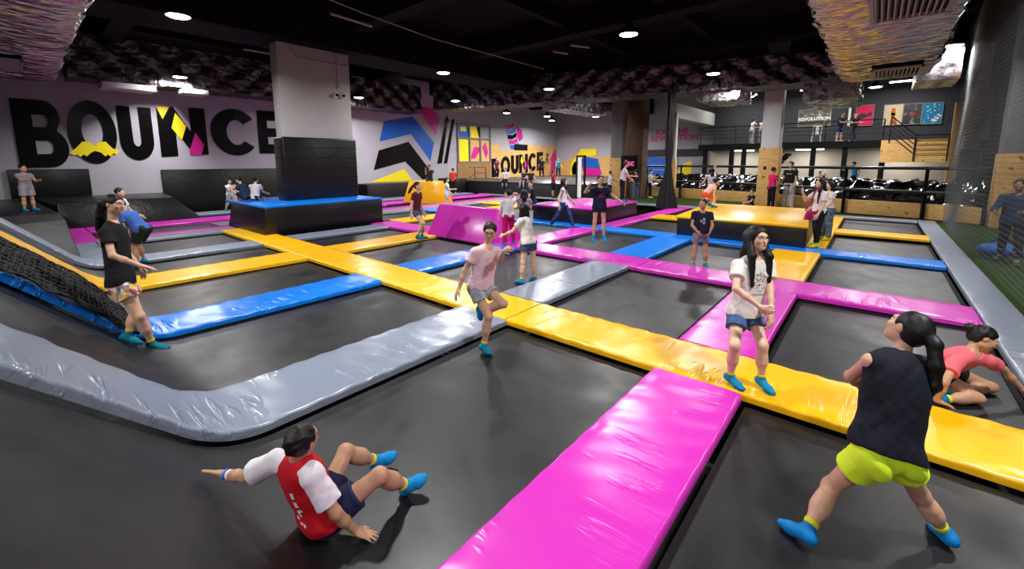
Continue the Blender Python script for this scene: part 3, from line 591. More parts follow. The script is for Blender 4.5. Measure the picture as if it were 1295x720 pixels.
# right side columns
column(2.62, 25.6, 3.1, 26.5, Z_C-.02, M_cgrey); o = MB().box(2.55,25.5,-.02,3.15,26.55,2.6).build('column_pad', V_black, bevel=.04); tag(o, 'black pad round the grey column behind the fence end', 'column pad')
column(3.0, 20.5, 3.7, 21.3, Z_C-.02, M_cgrey, 'plywood cladding on the right column behind the net', 2.35)
column(3.3, 15.2, 4.0, 16.0, Z_C-.02, M_cgrey, 'plywood cladding on the nearest right column at the frame edge', 2.35)
for i, (y, z0, z1) in enumerate(((23.0,1.6,2.3),(24.3,3.2,4.2))):
    o = MB().box(4.2,y,z0,4.38,y+1.0,z1).build('wall_panel', M_wood if i == 0 else mat('poster_photo2', (110,96,80), .5, build=photo_build)); tag(o, ('small plywood panel on the dark right wall','pale picture high on the dark right wall')[i], 'panel')
# ------------------------------------------------------------------ foil ducts
def foil_build(nt, b, c):
    v = coords(nt); n = noise(nt, v, 3.5, 4, .8, .6); p = bump(nt, b, n, .45, .06); bump(nt, b, noise(nt, v, 14, 3, 1.0), .25, .02, p)
    r = ramp(nt, noise(nt, v, 5, 2), [(.3, (.16,)*3), (.7, (.38,)*3)]); nt.links.new(r, b.inputs['Roughness'])
M_foil = mat('aluminium_foil', (196,190,196), .3, 1.0, build=foil_build)
def crumple(st, rgb, rough, amp=1.0):
    def f(nt, b, c):
        v = coords(nt, st); vo = nt.nodes.new('ShaderNodeTexVoronoi'); vo.inputs['Scale'].default_value = 4.2; vo.distance = 'MANHATTAN'; nt.links.new(v, vo.inputs['Vector'])
        v2 = nt.nodes.new('ShaderNodeTexVoronoi'); v2.inputs['Scale'].default_value = 9; nt.links.new(v, v2.inputs['Vector'])
        p = bump(nt, b, vo.outputs['Distance'], .55*amp, .12); p = bump(nt, b, v2.outputs['Distance'], .45*amp, .04, p); bump(nt, b, noise(nt, v, 9, 3, 1.5), .3*amp, .02, p)
    return f
M_foild = mat('dull_foil', (104,98,104), .4, 1.0, build=crumple((1,1,1), 0, 0, .5))
M_foilv = mat('ribbed_foil', (206,200,200), .24, 1.0, build=crumple((.35,3.2,.6), 0, 0, 1.1))
M_foilu = mat('ribbed_foil_corner', (200,190,198), .24, 1.0, build=crumple((3.2,.35,.6), 0, 0, 1.1))
def duct(a, b, w, z0, z1, label, m, rib=.0, pitch=.4, cr=.06, z0b=None, z1b=None, seed=0, quilt=0, wb=None, name='foil_duct', par=None):
    """box duct from a to b (plan points) with a crumpled foil skin; across axis horizontal"""
    a, b = Vector((*a,0)), Vector((*b,0)); d = b-a; L = d.length; d.normalize(); n = Vector((-d.y,d.x,0)); k = max(4, int(L/.085)); ns = 9
    r = random.Random(seed); rings = []; jag = [r.uniform(-1,1) for _ in range(int(L/pitch)+3)]
    for i in range(k+1):
        t = i/k; s = L*t; lo = z0+((z0b if z0b is not None else z0)-z0)*t; hi = z1+((z1b if z1b is not None else z1)-z1)*t; ww = w+((wb if wb else w)-w)*t; ring = []
        tri = abs(((s/pitch) % 1)-.5)*2; bell = rib*tri
        j = jag[int(s/pitch)]*cr*1.6 if rib else 0
        per = []
        h = hi-lo
        for e in range(ns): per.append((-ww/2+ww*e/ns, lo, 0))
        for e in range(ns): per.append((ww/2, lo+h*e/ns, 1))
        for e in range(ns): per.append((ww/2-ww*e/ns, hi, 2))
        for e in range(ns): per.append((-ww/2, hi-h*e/ns, 3))
        for q, (x, z, fc) in enumerate(per):
            cn = cr*(hash_noise(s*3.3+fc*5, (x+z)*3.1, seed+fc)+.5*math.sin(s*17+q*2.1+seed))*.5
            if quilt: cn += quilt*(abs(math.sin(s*2.6+z*3.2))*abs(math.sin(s*2.6-z*3.2))-.3)
            ox = {0:0,1:1,2:0,3:-1}[fc]*(cn+bell+j*.6); oz = {0:-1,1:0,2:1,3:0}[fc]*(cn*.6+bell)
            if q % ns == 0: ox *= .5
            ring.append(tuple(a+d*s+n*(x+ox)+Vector((0,0,z+oz))))
        rings.append(ring)
    N = 4*ns; v = [p for rg in rings for p in rg]; f = [(i*N+q, (i+1)*N+q, (i+1)*N+(q+1)%N, i*N+(q+1)%N) for i in range(k) for q in range(N)]
    f += [tuple(range(N)), tuple(range((k+1)*N-1, k*N-1, -1))]
    o = MB().add(v, f).build(name, m); me = o.data; bm = bmesh.new(); bm.from_mesh(me); bmesh.ops.recalc_face_normals(bm, faces=bm.faces); bm.to_mesh(me); bm.free(); shade(me, 50); rebase(o)
    if par: o.name = 'branch_duct'; o.parent = par; o.location = o.location-par.location; o['label'] = label; return o
    return tag(o, label, 'duct')
duct((-23.1,1.75), (-23.1,17.4), 1.45, 5.25, 6.85, 'crumpled dark foil duct along the top of the left wall', M_foild, cr=.06, quilt=.13, seed=3)
DL = duct((-23.8,.15), (-9.0,.0), 2.5, 5.15, 6.6, 'ribbed shiny foil duct in the top left corner', M_foilu, rib=.1, pitch=.42, cr=.07, seed=5)
DM = duct((-21.5,18.4), (-.75,22.0), 1.7, 5.35, 7.0, 'long crumpled dark foil duct across the middle of the hall', M_foild, cr=.07, quilt=.1, seed=8, z0b=5.2, z1b=6.3)
DR = duct((-.15,3.0), (-.1,19.6), 2.0, 4.95, 5.9, 'wide ribbed foil duct reflecting yellow at the top right', M_foilv, rib=.09, pitch=.5, cr=.07, seed=12, wb=2.2)
duct((-5.7,20.8), (-5.7,23.6), 1.6, 4.85, 5.5, 'short foil branch duct beside the white beam', M_foil, par=DM, rib=.04, pitch=.5, cr=.05, seed=15)
duct((-1.65,20.9), (-1.65,25.0), 1.7, 4.55, 5.4, 'short foil branch duct right of the silver column', M_foil, par=DM, rib=.05, pitch=.6, cr=.05, seed=16)
duct((.7,20.5), (1.7,20.5), 2.4, 4.7, 5.6, 'foil branch duct at the top right behind the net', M_foil, par=DR, rib=.05, pitch=.5, cr=.05, seed=17)
duct((-13.6,19.4), (-13.6,24.0), 1.4, 4.95, 5.6, 'short foil branch duct by the grey column', M_foil, par=DM, rib=.04, pitch=.5, cr=.05, seed=18)
def vent(par, x0, y0, x1, y1, z, label, n=12):
    cx, cy = (x0+x1)/2, (y0+y1)/2; r = empty('air_vent', (cx,cy,z)); m = mat('vent_white', (168,160,160), .5); w, l = (x1-x0)/2, (y1-y0)/2; f = MB()
    for a in ((-w,-l,w,-l+.06),(-w,l-.06,w,l),(-w,-l,-w+.06,l),(w-.06,-l,w,l)): f.box(a[0],a[1],-.06,a[2],a[3],.0)
    f.build('frame', m, r); s = MB()
    for i in range(n):
        x = -w+.08+(2*w-.16)*i/(n-1); s.hexa([(x-.012,-l+.06,-.05),(x+.012,-l+.06,-.05),(x+.012,l-.06,-.05),(x-.012,l-.06,-.05)],[(x+.018,-l+.06,.0),(x+.042,-l+.06,.0),(x+.042,l-.06,.0),(x+.018,l-.06,.0)])
    s.build('slats', m, r); MB().box(-w+.03,-l+.03,.01,w-.03,l-.03,.16).build('backing', M_dark, r)
    r.parent = par; r.location = r.location-par.location; r['label'] = label; return r
vent(DR,-.35,9.3,.75,11.0,4.78,'slatted air vent nearest the top edge in the ribbed foil duct'); vent(DR,-.4,16.7,.75,18.3,4.78,'slatted air vent at the far end of the ribbed foil duct'); vent(DL,-20.4,-.6,-18.2,.6,4.98,'slatted air vent in the foil duct in the top left corner')
o = MB().box(-23.0,5.0,5.02,-22.0,5.9,5.2).build('duct_outlet', mat('outlet_white', (206,200,204), .5), bevel=.02); tag(o, 'pale box outlet under the left foil duct, above the letter N', 'air vent')
o = MB().box(-23.3,2.6,4.98,-22.3,4.2,5.2).build('duct_outlet', mat('outlet_white', (206,200,204), .5), bevel=.02); tag(o, 'pale box outlet under the left foil duct, above the moustache', 'air vent')

# ------------------------------------------------------------------ lamps
M_lamp = mat('lamp_housing', (50,50,54), .4, .6); M_glow = mat('lamp_glow', (255,252,246), .5, emit=26)
LAMPS = [(-12.9,3.0,'round lamp nearest the top left corner, beside the foil duct'),(-21.8,4.9,'round lamp hanging before the left foil duct above the letter N'),(-13.2,11.4,'round lamp on a long rod right of the grey column'),(-5.5,11.4,'large round lamp near the top centre'),
 (-18.6,16.9,'round lamp under the far left end of the middle foil duct'),(-12.3,17.2,'round lamp in front of the middle of the long foil duct'),(-5.3,18.6,'round lamp in front of the long foil duct, right of centre'),(-5.6,26.4,'round lamp above the mezzanine, left of the silver column'),(-.4,27.0,'round lamp above the mezzanine posters'),(1.42,19.0,'round lamp at the top right beside the net'),
 (-21.3,30.2,'small far lamp added over the painted arrow on the plywood'),(-13.2,26.5,'small far lamp above the grey column'),(-19.6,27.2,'small far lamp above the plywood wall'),(-21.5,12.6,'round lamp just right of the grey column against the foil duct'),(-16.5,24.0,'small far lamp right of the small chevrons'),  # the lamp over the painted arrow is added to brighten the plywood
 (-5.4,3.6,'round lamp above the middle of the near beds'),(1.9,3.6,'round lamp above the near right corner'),(2.9,11.4,'round lamp above the turf on the right'),(-5.4,-4.0,'round lamp behind the viewer, over the head of the slope'),(1.9,-4.0,'round lamp behind the viewer at the right'),(-12.9,-4.2,'round lamp behind the viewer at the left'),(-20.4,23.4,'small far lamp added above the small window panes'),(-17.0,30.0,'small far lamp added above the middle of the spectator stage')]  # the last two far lamps are added to lift the light on the stage
for i, (x, y, t) in enumerate(LAMPS):
    r = empty('high_bay_lamp', (x,y,5.6)); tag(r, t, 'lamp', 'round hanging lamps'); top = 6.72-5.6 if i not in (2,3) else Z_C-5.62
    MB().lathe([(.02,.3),(.1,.3),(.12,.16),(.25,.1),(.27,0),(.24,-.02),(.24,.0),(.22,.02)][::-1], n=24).build('housing', M_lamp, r, smooth=40)
    MB().lathe([(.235,-.015),(.2,-.035),(.001,-.045)], n=24).build('diffuser', M_glow, r, smooth=40)
    MB().tube([(0,0,.28),(0,0,Z_C-5.598)], .012, 6).build('rod', M_lamp, r)
    ld = bpy.data.lights.new('lamp_light', 'AREA'); ld.shape = 'DISK'; ld.size = .46; ld.energy = LAMP_W; ld.color = (1.0,.985,.975); ld.spread = math.radians(165)
    lo = bpy.data.objects.new('lamp_light', ld); C.objects.link(lo); lo.location = (x,y,5.545)
# unlit tubes
M_tube = mat('tube_grey', (150,140,146), .5)
for (x0,y0,x1,y1), t in (((-12.98,6.82,-13.12,8.29),'unlit strip light above the grey column'),((-19.49,6.55,-19.47,7.56),'unlit strip light left of the grey column'),((-17.82,14.3,-17.91,15.31),'unlit strip light behind the long lamp rod'),((-10.47,14.93,-10.25,15.64),'unlit strip light left of the pair near the top centre'),((-9.42,14.59,-9.07,15.36),'unlit strip light right of the pair near the top centre')):
    a, b = Vector((x0,y0,6.6)), Vector((x1,y1,6.6)); o = MB().tube([a,b], .045, 8).build('strip_light', M_tube, smooth=50); 
    for q in (a*.8+b*.2, a*.2+b*.8): MB().tube([q, q+Vector((0,0,1.0))], .008, 5).build('hanger', M_lamp, o)
    tag(o, t, 'strip light')
# cable run, column fittings
tag(MB().tube([(-11.5,4.6,6.6),(-12.2,7.4,6.6),(-12.6,10.5,6.55),(-12.6,17.2,6.55)], .02, 6).build('cable_pipe', M_tube, smooth=60), 'thin pale conduit running under the ceiling past the grey column', 'pipe')
p = MB().tube([(-15.06,6.1,6.35),(-15.06,6.6,5.62),(-15.06,8.5,5.62)], .018, 6).build('cable_pipe', M_tube, smooth=60); tag(p, 'bent conduit across the upper face of the grey column', 'pipe')
p = MB().tube([(-15.06,8.0,6.4),(-15.06,8.02,4.8)], .018, 6).build('cable_pipe', M_tube, smooth=60); tag(p, 'vertical conduit leading to the two cameras', 'pipe')
for v, t in ((7.93,'left one of two small dome cameras on the grey column'),(8.19,'right one of two small dome cameras on the grey column')):
    o = MB().lathe([(.09,0),(.09,.04),(.07,.08)], n=16).build('security_camera', P_white, None, (-15.075,v,4.54), smooth=40); o.rotation_euler = (0,PI/2,0); MB().lathe([(.055,.075),(.05,.11),(.02,.13)], n=16).build('lens_dome', M_dark, o, smooth=60); tag(o, t, 'camera')
# ------------------------------------------------------------------ nets
M_net = mat('net_cord', (92,98,100), .7); M_netb = mat('black_cord', (6,6,7), .7)
nm = MB()
y = 7.0
def sag(y, z): return 1.84+.05*math.sin(y*.7)+.02*math.sin(z*2+y)
ys = [7+i*.1 for i in range(139)]; zs = [.0+i*.1 for i in range(66)]
def top_at(y): return 6.5
for y in ys:
    pts = [(sag(y,z), y, z) for z in zs[::8]]; nm.tube(pts, .0035, 3, cap=False)
for z in zs: nm.tube([(sag(y,z), y, z) for y in ys[::6]], .0042, 3, cap=False)
tag(nm.build('safety_net', M_net), 'tall fine safety net hanging along the turf at the right edge', 'net')
for i, (y, dx) in enumerate(((9.5,0),(12,0),(15,0),(17.5,0))):
    pass
# bundled net hanging by the far border
bn = MB(); bx, by = -7.33, 19.75; prof = [(5.25,.13),(4.6,.12),(3.6,.15),(2.6,.16),(2.0,.11),(1.5,.16),(.9,.25),(.4,.33),(-.02,.38)]; n = 40; v = []
for z, r in prof:
    for k in range(n):
        a = 2*PI*k/n; rr = r*(1+.16*math.sin(a*9+z*.7)+.08*math.sin(a*4-z)); v.append((bx+rr*math.cos(a)*1.1, by+rr*math.sin(a), z))
f = [(i*n+k, i*n+(k+1)%n, (i+1)*n+(k+1)%n, (i+1)*n+k) for i in range(len(prof)-1) for k in range(n)]+[tuple(range(n)), tuple(range(len(prof)*n-1, (len(prof)-1)*n-1, -1))]
o = bn.add(v, f).build('gathered_net', mat('black_netting', (7,7,8), .85, bump=(70,.6,.02)), smooth=60); tag(o, 'black net gathered into a hanging bundle before the fence', 'net')
o = MB().tube([(bx,by,5.2),(bx,by,Z_C-.01)], .015, 6).build('rope', M_dark, o)
# coarse black net lying over the blue slope mat
bl = MB(); r3 = random.Random(4); cols = 30; vs = [-1.5+i*.04 for i in range(58)]
def netp(i, j):
    v = vs[j]; t = i/cols; u = -7.74+1.2*t; lift = (.05+.12*(1-t)**1.2)*max(.12, min(1,(.95-v)/.6)); z = SL-v if v < .58 else max(0, SL-v)*.9+.0
    s = .7071*lift; return Vector((u+.012*math.sin(j*2.1+i), v+s+.01*math.sin(i*3+j), z+s+.02*math.sin(i*1.7+j*.9)+.02))
for i in range(cols+1): bl.tube([netp(i,j) for j in range(len(vs))], .011, 4)
for j in range(len(vs)): bl.tube([netp(i,j) for i in range(cols+1)], .011, 4)
for i in range(cols):
    for j in range(0, len(vs)-1): bl.tube([netp(i,j), netp(i+1,j+1)], .009, 3) if (i+j) % 2 else bl.tube([netp(i+1,j), netp(i,j+1)], .009, 3)
tag(bl.build('slope_net', M_netb), 'coarse black net hanging over the blue mat on the slope', 'net')
# bags lying on the turf behind the man at the right
for x, y, rgb, t in ((2.35,14.6,(24,92,170),'blue bag lying on the turf behind the man in the dark jacket'),(3.0,13.9,(120,118,116),'grey bag lying on the turf at the right edge')):
    me = bpy.data.meshes.new('bag'); bm = bmesh.new(); bmesh.ops.create_icosphere(bm, subdivisions=4, radius=.3)
    for q in bm.verts: q.co = Vector((q.co.x*1.3, q.co.y*.8, max(-.12, q.co.z*.55)))*(1+.08*math.sin(q.co.x*14+q.co.z*9)*math.sin(q.co.y*12))
    bm.to_mesh(me); bm.free(); o = obj('bag', me, mat('bag_%d' % rgb[0], rgb, .6), loc=(x,y,.1), smooth=180); MB().tube([(-.25,0,.1),(-.1,0,.22),(.1,0,.22),(.25,0,.1)], .015, 6).build('strap', M_dark, o, smooth=60); tag(o, t, 'bag')
# ------------------------------------------------------------------ light of the hall
w = bpy.data.worlds.new('World'); S.world = w; w.use_nodes = True; w.node_tree.nodes['Background'].inputs['Color'].default_value = (.6,.6,.7,1); w.node_tree.nodes['Background'].inputs['Strength'].default_value = .02
S.view_settings.view_transform = 'Standard'; S.view_settings.look = 'None'; S.view_settings.gamma = 1; S.view_settings.exposure = EXPO
S.view_settings.use_curve_mapping = False
# ------------------------------------------------------------------ people: smooth blended bodies on a skeleton
def nrm(v): v = np.asarray(v, float); return v/max(np.linalg.norm(v), 1e-9)
class Field:
    """signed distance field on a grid that only touches the cells near each shape"""
    def __init__(s, lo, hi, vox):
        s.vox = vox; s.lo = np.asarray(lo, float)-2.5*vox; n = np.ceil((np.asarray(hi)-s.lo)/vox+3).astype(int)
        s.D = np.full(n, .3, np.float32); s.n = n
    def _sl(s, lo, hi):
        a = np.clip(np.floor((lo-s.lo)/s.vox).astype(int), 0, s.n-1); b = np.clip(np.ceil((hi-s.lo)/s.vox).astype(int)+1, 1, s.n)
        b = np.maximum(b, a+1)
        sl = tuple(slice(i, j) for i, j in zip(a, b))
        g = [((np.arange(i, j))*s.vox+o).astype(np.float32) for i, j, o in zip(a, b, s.lo)]
        return sl, np.meshgrid(*g, indexing='ij', sparse=True)
    @staticmethod
    def dist(p, X, Y, Z):
        if p[0] == 'cone':
            _, a, b, ra, rb = p[:5]; ab = b-a; l2 = max(float(ab@ab), 1e-9)
            x, y, z = X-a[0], Y-a[1], Z-a[2]
            t = np.clip((x*ab[0]+y*ab[1]+z*ab[2])/l2, 0, 1)
            return np.sqrt((x-t*ab[0])**2+(y-t*ab[1])**2+(z-t*ab[2])**2)-(ra+t*(rb-ra))
        if p[0] == 'ell':
            _, c, A, R = p[:4]; x, y, z = X-c[0], Y-c[1], Z-c[2]
            q = [(x*A[i][0]+y*A[i][1]+z*A[i][2]) for i in range(3)]
            k0 = np.sqrt(sum((q[i]/R[i])**2 for i in range(3)))+1e-6; k1 = np.sqrt(sum((q[i]/R[i]**2)**2 for i in range(3)))+1e-6
            return k0*(k0-1)/k1
        if p[0] == 'econe':      # flattened cone: a, b ends, half width ra, rb, depth ratio e along axis F
            _, a, b, ra, rb, F, e = p[:7]; ab = b-a; l2 = float(ab@ab); x, y, z = X-a[0], Y-a[1], Z-a[2]
            t = np.clip((x*ab[0]+y*ab[1]+z*ab[2])/l2, 0, 1)
            x, y, z = x-t*ab[0], y-t*ab[1], z-t*ab[2]; w = (x*F[0]+y*F[1]+z*F[2]); g = (1/e-1)*w
            d = np.sqrt((x+g*F[0])**2+(y+g*F[1])**2+(z+g*F[2])**2)-(ra+t*(rb-ra))
            return d*(e*.5+.5)
    @staticmethod
    def bounds(p):
        if p[0] == 'ell':
            r = np.sqrt(sum((np.asarray(p[2][i])*p[3][i])**2 for i in range(3))); return p[1]-r, p[1]+r
        r = max(p[3], p[4]); return np.minimum(p[1], p[2])-r, np.maximum(p[1], p[2])+r
    def add(s, p, k=.02, cuts=()):
        lo, hi = s.bounds(p); mgn = k+2*s.vox; sl, (X, Y, Z) = s._sl(lo-mgn, hi+mgn)
        d = s.dist(p, X, Y, Z)
        for c, n in cuts: d = np.maximum(d, (X-c[0])*n[0]+(Y-c[1])*n[1]+(Z-c[2])*n[2])
        A = s.D[sl]
        if k > 0:
            h = np.maximum(k-np.abs(A-d), 0)/k; s.D[sl] = np.minimum(A, d)-h*h*k*.25
        else: s.D[sl] = np.minimum(A, d)
    def sub(s, p, k=.008):
        lo, hi = s.bounds(p); sl, (X, Y, Z) = s._sl(lo-3*s.vox, hi+3*s.vox); d = -s.dist(p, X, Y, Z); A = s.D[sl]
        h = np.maximum(k-np.abs(A-d), 0)/k; s.D[sl] = np.maximum(A, d)+h*h*k*.25
    def cut(s, c, n, near=None):
        X, Y, Z = np.meshgrid(*[(np.arange(i)*s.vox+o).astype(np.float32) for i, o in zip(s.n, s.lo)], indexing='ij', sparse=True)
        s.D = np.maximum(s.D, (X-c[0])*n[0]+(Y-c[1])*n[1]+(Z-c[2])*n[2])
    def wrinkle(s, amp, freq, seed, stretch=(1,1,1)):
        r = np.random.RandomState(seed); X, Y, Z = np.meshgrid(*[(np.arange(i)*s.vox+o).astype(np.float32) for i, o in zip(s.n, s.lo)], indexing='ij', sparse=True)
        w = 0
        for i in range(4):
            k = r.normal(size=3)*freq*np.array(stretch)*(1+.5*i); w = w+np.sin(X*k[0]+Y*k[1]+Z*k[2]+r.rand()*6+1.5*np.sin(X*k[1]*.5+Z*k[0]*.5))/(1+.4*i)
        s.D += (amp*w).astype(np.float32)
    def mesh(s, name, off):
        D = s.D; D[0] = D[-1] = .1; D[:,0] = D[:,-1] = .1; D[:,:,0] = D[:,:,-1] = .1
        B = D < 0; n = np.array(D.shape)-1
        cnt = sum(B[i:i+n[0], j:j+n[1], k:k+n[2]].astype(np.int8) for i in (0,1) for j in (0,1) for k in (0,1))
        act = np.argwhere((cnt > 0) & (cnt < 8))
        if not len(act): return bpy.data.meshes.new(name)
        idx = np.full(n, -1, np.int32); idx[tuple(act.T)] = np.arange(len(act))
        cor = {(i,j,k): D[act[:,0]+i, act[:,1]+j, act[:,2]+k] for i in (0,1) for j in (0,1) for k in (0,1)}
        acc = np.zeros((len(act), 3)); w = np.zeros(len(act))
        for ax in range(3):
            for u in (0,1):
                for v in (0,1):
                    a = [u, v]; a.insert(ax, 0); b = [u, v]; b.insert(ax, 1); da, db = cor[tuple(a)], cor[tuple(b)]
                    m = (da < 0) != (db < 0); t = np.where(m, da/np.where(m, da-db, 1), 0)
                    p = np.zeros((len(act), 3)); p[:, ax] = t
                    o = [i for i in range(3) if i != ax]; p[:, o[0]] = a[o[0]]; p[:, o[1]] = a[o[1]]
                    acc[m] += p[m]; w[m] += 1
        V = (act+acc/w[:,None])*s.vox+s.lo-np.asarray(off)
        Q = []
        for ax in range(3):
            a = [slice(1,-1)]*3; b = [slice(1,-1)]*3; a[ax] = slice(0,-1); b[ax] = slice(1,None)
            A, Bb = B[tuple(a)], B[tuple(b)]; e = np.argwhere(A != Bb); ins = A[tuple(e.T)]
            base = e+1; base[:, ax] -= 1
            o1, o2 = (ax+1) % 3, (ax+2) % 3; q = []
            for s1, s2 in ((0,0),(1,0),(1,1),(0,1)):
                c = base.copy(); c[:, o1] -= s1; c[:, o2] -= s2; q.append(idx[tuple(c.T)])
            q = np.array(q).T; q[~ins] = q[~ins][:, ::-1]; Q.append(q)
        Q = np.concatenate(Q); Q = Q[(Q >= 0).all(1)]
        me = bpy.data.meshes.new(name)
        me.vertices.add(len(V)); me.vertices.foreach_set('co', V.astype(np.float32).ravel())
        me.loops.add(Q.size); me.loops.foreach_set('vertex_index', Q.astype(np.int32).ravel())
        me.polygons.add(len(Q)); me.polygons.foreach_set('loop_start', np.arange(0, Q.size, 4, dtype=np.int32))
        me.polygons.foreach_set('use_smooth', np.ones(len(Q), bool)); me.update(calc_edges=True)
        return me

def skin_mat(tone): 
    def b(nt, p, c):
        v = coords(nt); n = noise(nt, v, 9, 3)
        mx = ramp(nt, n, [(.3, tuple(x*.88 for x in c)), (.7, tuple(min(1, x*1.1) for x in c))]); nt.links.new(mx, p.inputs['Base Color'])
    return mat('skin_%d_%d_%d' % tone, tone, .48, spec=.4, build=b)
def cloth(rgb, rough=.8, name=None, build=None): return mat(name or 'cloth_%d_%d_%d' % rgb, rgb, rough, spec=.25, bump=(60, .15, .003), build=build)
def hair_mat(rgb=(13,11,10)):
    def b(nt, p, c):
        v = coords(nt, (120, 120, 9)); n = noise(nt, v, 1, 3); bump(nt, p, n, .5, .004)
    return mat('hair_%d_%d_%d' % rgb, rgb, .5, spec=.35, build=b)

def person(label, J, H=1.6, look=None, tilt=0.0, vox=.006, skin=(196,148,118), hair='short', hair_rgb=(13,11,10), top=None, bottom=None,
           socks=(0,128,176), cuff=(214,206,40), fingers=True, face=True, glasses=False, girth=1.0, long_to=None, tail_dir=None, extra=None, group=None,
           child=False, tailw=1.0, cap=None, band=None, seed=1, shoes=None):
    """J: joints in the room; top / bottom: dicts of the clothing"""
    OPT = {k: v for k, v in J.items() if k[1:] in ('curl', 'pn')}; J = {k: np.asarray(v, float) for k, v in J.items() if k not in OPT}; s = H/1.65*girth; hs = (H/1.65)**.55*(1.0 if not child else .97)
    up = nrm(J['neck']-J['pelvis']); rt = nrm((J['Rsh']-J['Lsh'])*.6+(J['Rhip']-J['Lhip'])*.5)
    fw = nrm(np.cross(up, rt)); rt = nrm(np.cross(fw, up))
    rtc = nrm(J['Rsh']-J['Lsh']); rtc = nrm(rtc-up*(rtc@up)*.6); fwc = nrm(np.cross(up, rtc))
    rth = nrm(J['Rhip']-J['Lhip']); fwh = nrm(np.cross(up, rth)); 
    if fwh@fw < 0: fwh = fw
    look = fwc if look is None else nrm(look)
    hu = nrm(J['head']-J['neck'])*.6+np.array([0,0,.55]); hu = nrm(hu-look*(hu@look)); hr = nrm(np.cross(look, hu))
    if tilt: hu = nrm(hu+hr*math.tan(tilt)); hr = nrm(np.cross(look, hu))
    hd = J['head']; HA = (hr, look, hu)
    pts = np.array(list(J.values())); lo = pts.min(0)-.22; hi = pts.max(0)+.22
    base = np.array([pts[:,0].mean(), pts[:,1].mean(), min(J['Lan'][2], J['Ran'][2])-.045])
    base[:2] = J['pelvis'][:2]
    T = np.linalg.norm(J['neck']-J['pelvis']); mid = J['pelvis']*.5+J['neck']*.5
    chest_c = J['pelvis']+(J['neck']-J['pelvis'])*.70; ab_c = J['pelvis']+(J['neck']-J['pelvis'])*.36; pel_c = J['pelvis']+up*.02
    shw = np.linalg.norm(J['Rsh']-J['Lsh'])
    cw = max(shw*.44, .12*s)
    TOR = [(('ell', chest_c, (rtc, fwc, up), (cw, .098*s, .27*T+.03)), .05), (('ell', ab_c, (rt, fw, up), (.122*s, .088*s, .30*T)), .05),
           (('ell', pel_c, (rth, fwh, up), (.145*s, .105*s, .105*s)), .05)]
    for q in 'LR':
        TOR.append((('ell', J[q+'hip']-fwh*.035*s+up*.0, (rth, fwh, up), (.074*s, .08*s, .088*s)), .04))
    SHO = [(('cone', J['neck']-up*.035*s, J[q+'sh'], .048*s, .046*s), .035) for q in 'LR']
    NECK = [(('cone', J['neck']-up*.03, hd-hu*.055*hs-look*.022*hs, .05*s, .04*s), .022)]
    def arm(q, e=0.0):
        return [(('cone', J[q+'sh'], J[q+'el'], .043*s+e, .034*s+e), .025), (('cone', J[q+'el'], J[q+'el']*.6+J[q+'wr']*.4, .034*s+e, .034*s+e), .02), (('cone', J[q+'el']*.6+J[q+'wr']*.4, J[q+'wr'], .034*s+e, .022*s+e), .02)]
    def leg(q, e=0.0):
        h, k, a = J[q+'hip'], J[q+'kn'], J[q+'an']; sh = a-k; back = nrm(np.cross(np.cross(sh, h-k), sh)) if np.linalg.norm(np.cross(sh, h-k)) > .01 else -fwh
        if back@fwh > .2 and (h-k)@sh/np.linalg.norm(sh)/np.linalg.norm(h-k) < -.97: back = -back
        return [(('cone', h, k, .075*s+e, .049*s+e), .035), (('cone', k, k*.55+a*.45, .05*s+e, .05*s+e), .03), (('cone', k*.7+a*.3+back*.012, k*.5+a*.5+back*.01, .048*s+e, .045*s+e), .03), (('cone', k*.55+a*.45, a, .047*s+e, .031*s+e), .03)]
    foot_ax = {}
    def foot(q, e=0.0):
        a = J[q+'an']; t = J.get(q+'to'); L = .135*s/girth*1.05
        sh = nrm(a-J[q+'kn'])
        if t is None: t = a+fwh*.12*s-np.array([0,0,.045*s])
        d = nrm(t-a); down = nrm(sh-d*(sh@d)*.9) if abs(sh@d) < .98 else -look
        fd = nrm(d+down*.0); 
        heel = a+down*.022*s-fd*.028*s; toe = a+fd*np.linalg.norm(t-a)+down*.004; ball = heel*.32+toe*.68
        side = nrm(np.cross(fd, down)); foot_ax[q] = (fd, down)
        return [(('cone', a, heel, .034*s+e, .033*s+e), .02), (('cone', heel, ball, .032*s+e, .03*s+e), .025), (('cone', ball+side*.014*s, toe+side*.01*s, .026*s+e, .019*s+e), .02), (('cone', ball-side*.016*s, toe-side*.014*s-fd*.012, .026*s+e, .018*s+e), .02), (('cone', a, ball, .03*s+e, .024*s+e), .03)]
    def hand(q):
        w = J[q+'wr']; t = J.get(q+'ha'); fa = nrm(w-J[q+'el'])
        d = nrm(t-w) if t is not None and np.linalg.norm(t-w) > .02 else fa
        pn = OPT.get(q+'pn')           # palm normal (towards the palm side)
        if pn is None:
            pn = nrm(mid-w); pn = nrm(pn-d*(pn@d))
        else: pn = nrm(pn); pn = nrm(pn-d*(pn@d))
        sd = nrm(np.cross(d, pn))*(1 if q == 'R' else -1)     # towards the thumb
        curl = OPT.get(q+'curl', .35); z = s/girth*.98; L = .082*z
        o = [(('ell', w+d*.048*z, (d, sd, pn), (.056*z, .041*z, .016*z)), .012), (('cone', w, w+d*.03*z, .021*z, .022*z), .02)]
        if not fingers:
            o.append((('ell', w+d*.12*z+pn*curl*.02, (d, sd, pn), (.055*z, .034*z, .013*z)), .02)); o.append((('cone', w+d*.03*z+sd*.03*z, w+d*.085*z+sd*.058*z, .012*z, .009*z), .01)); return o
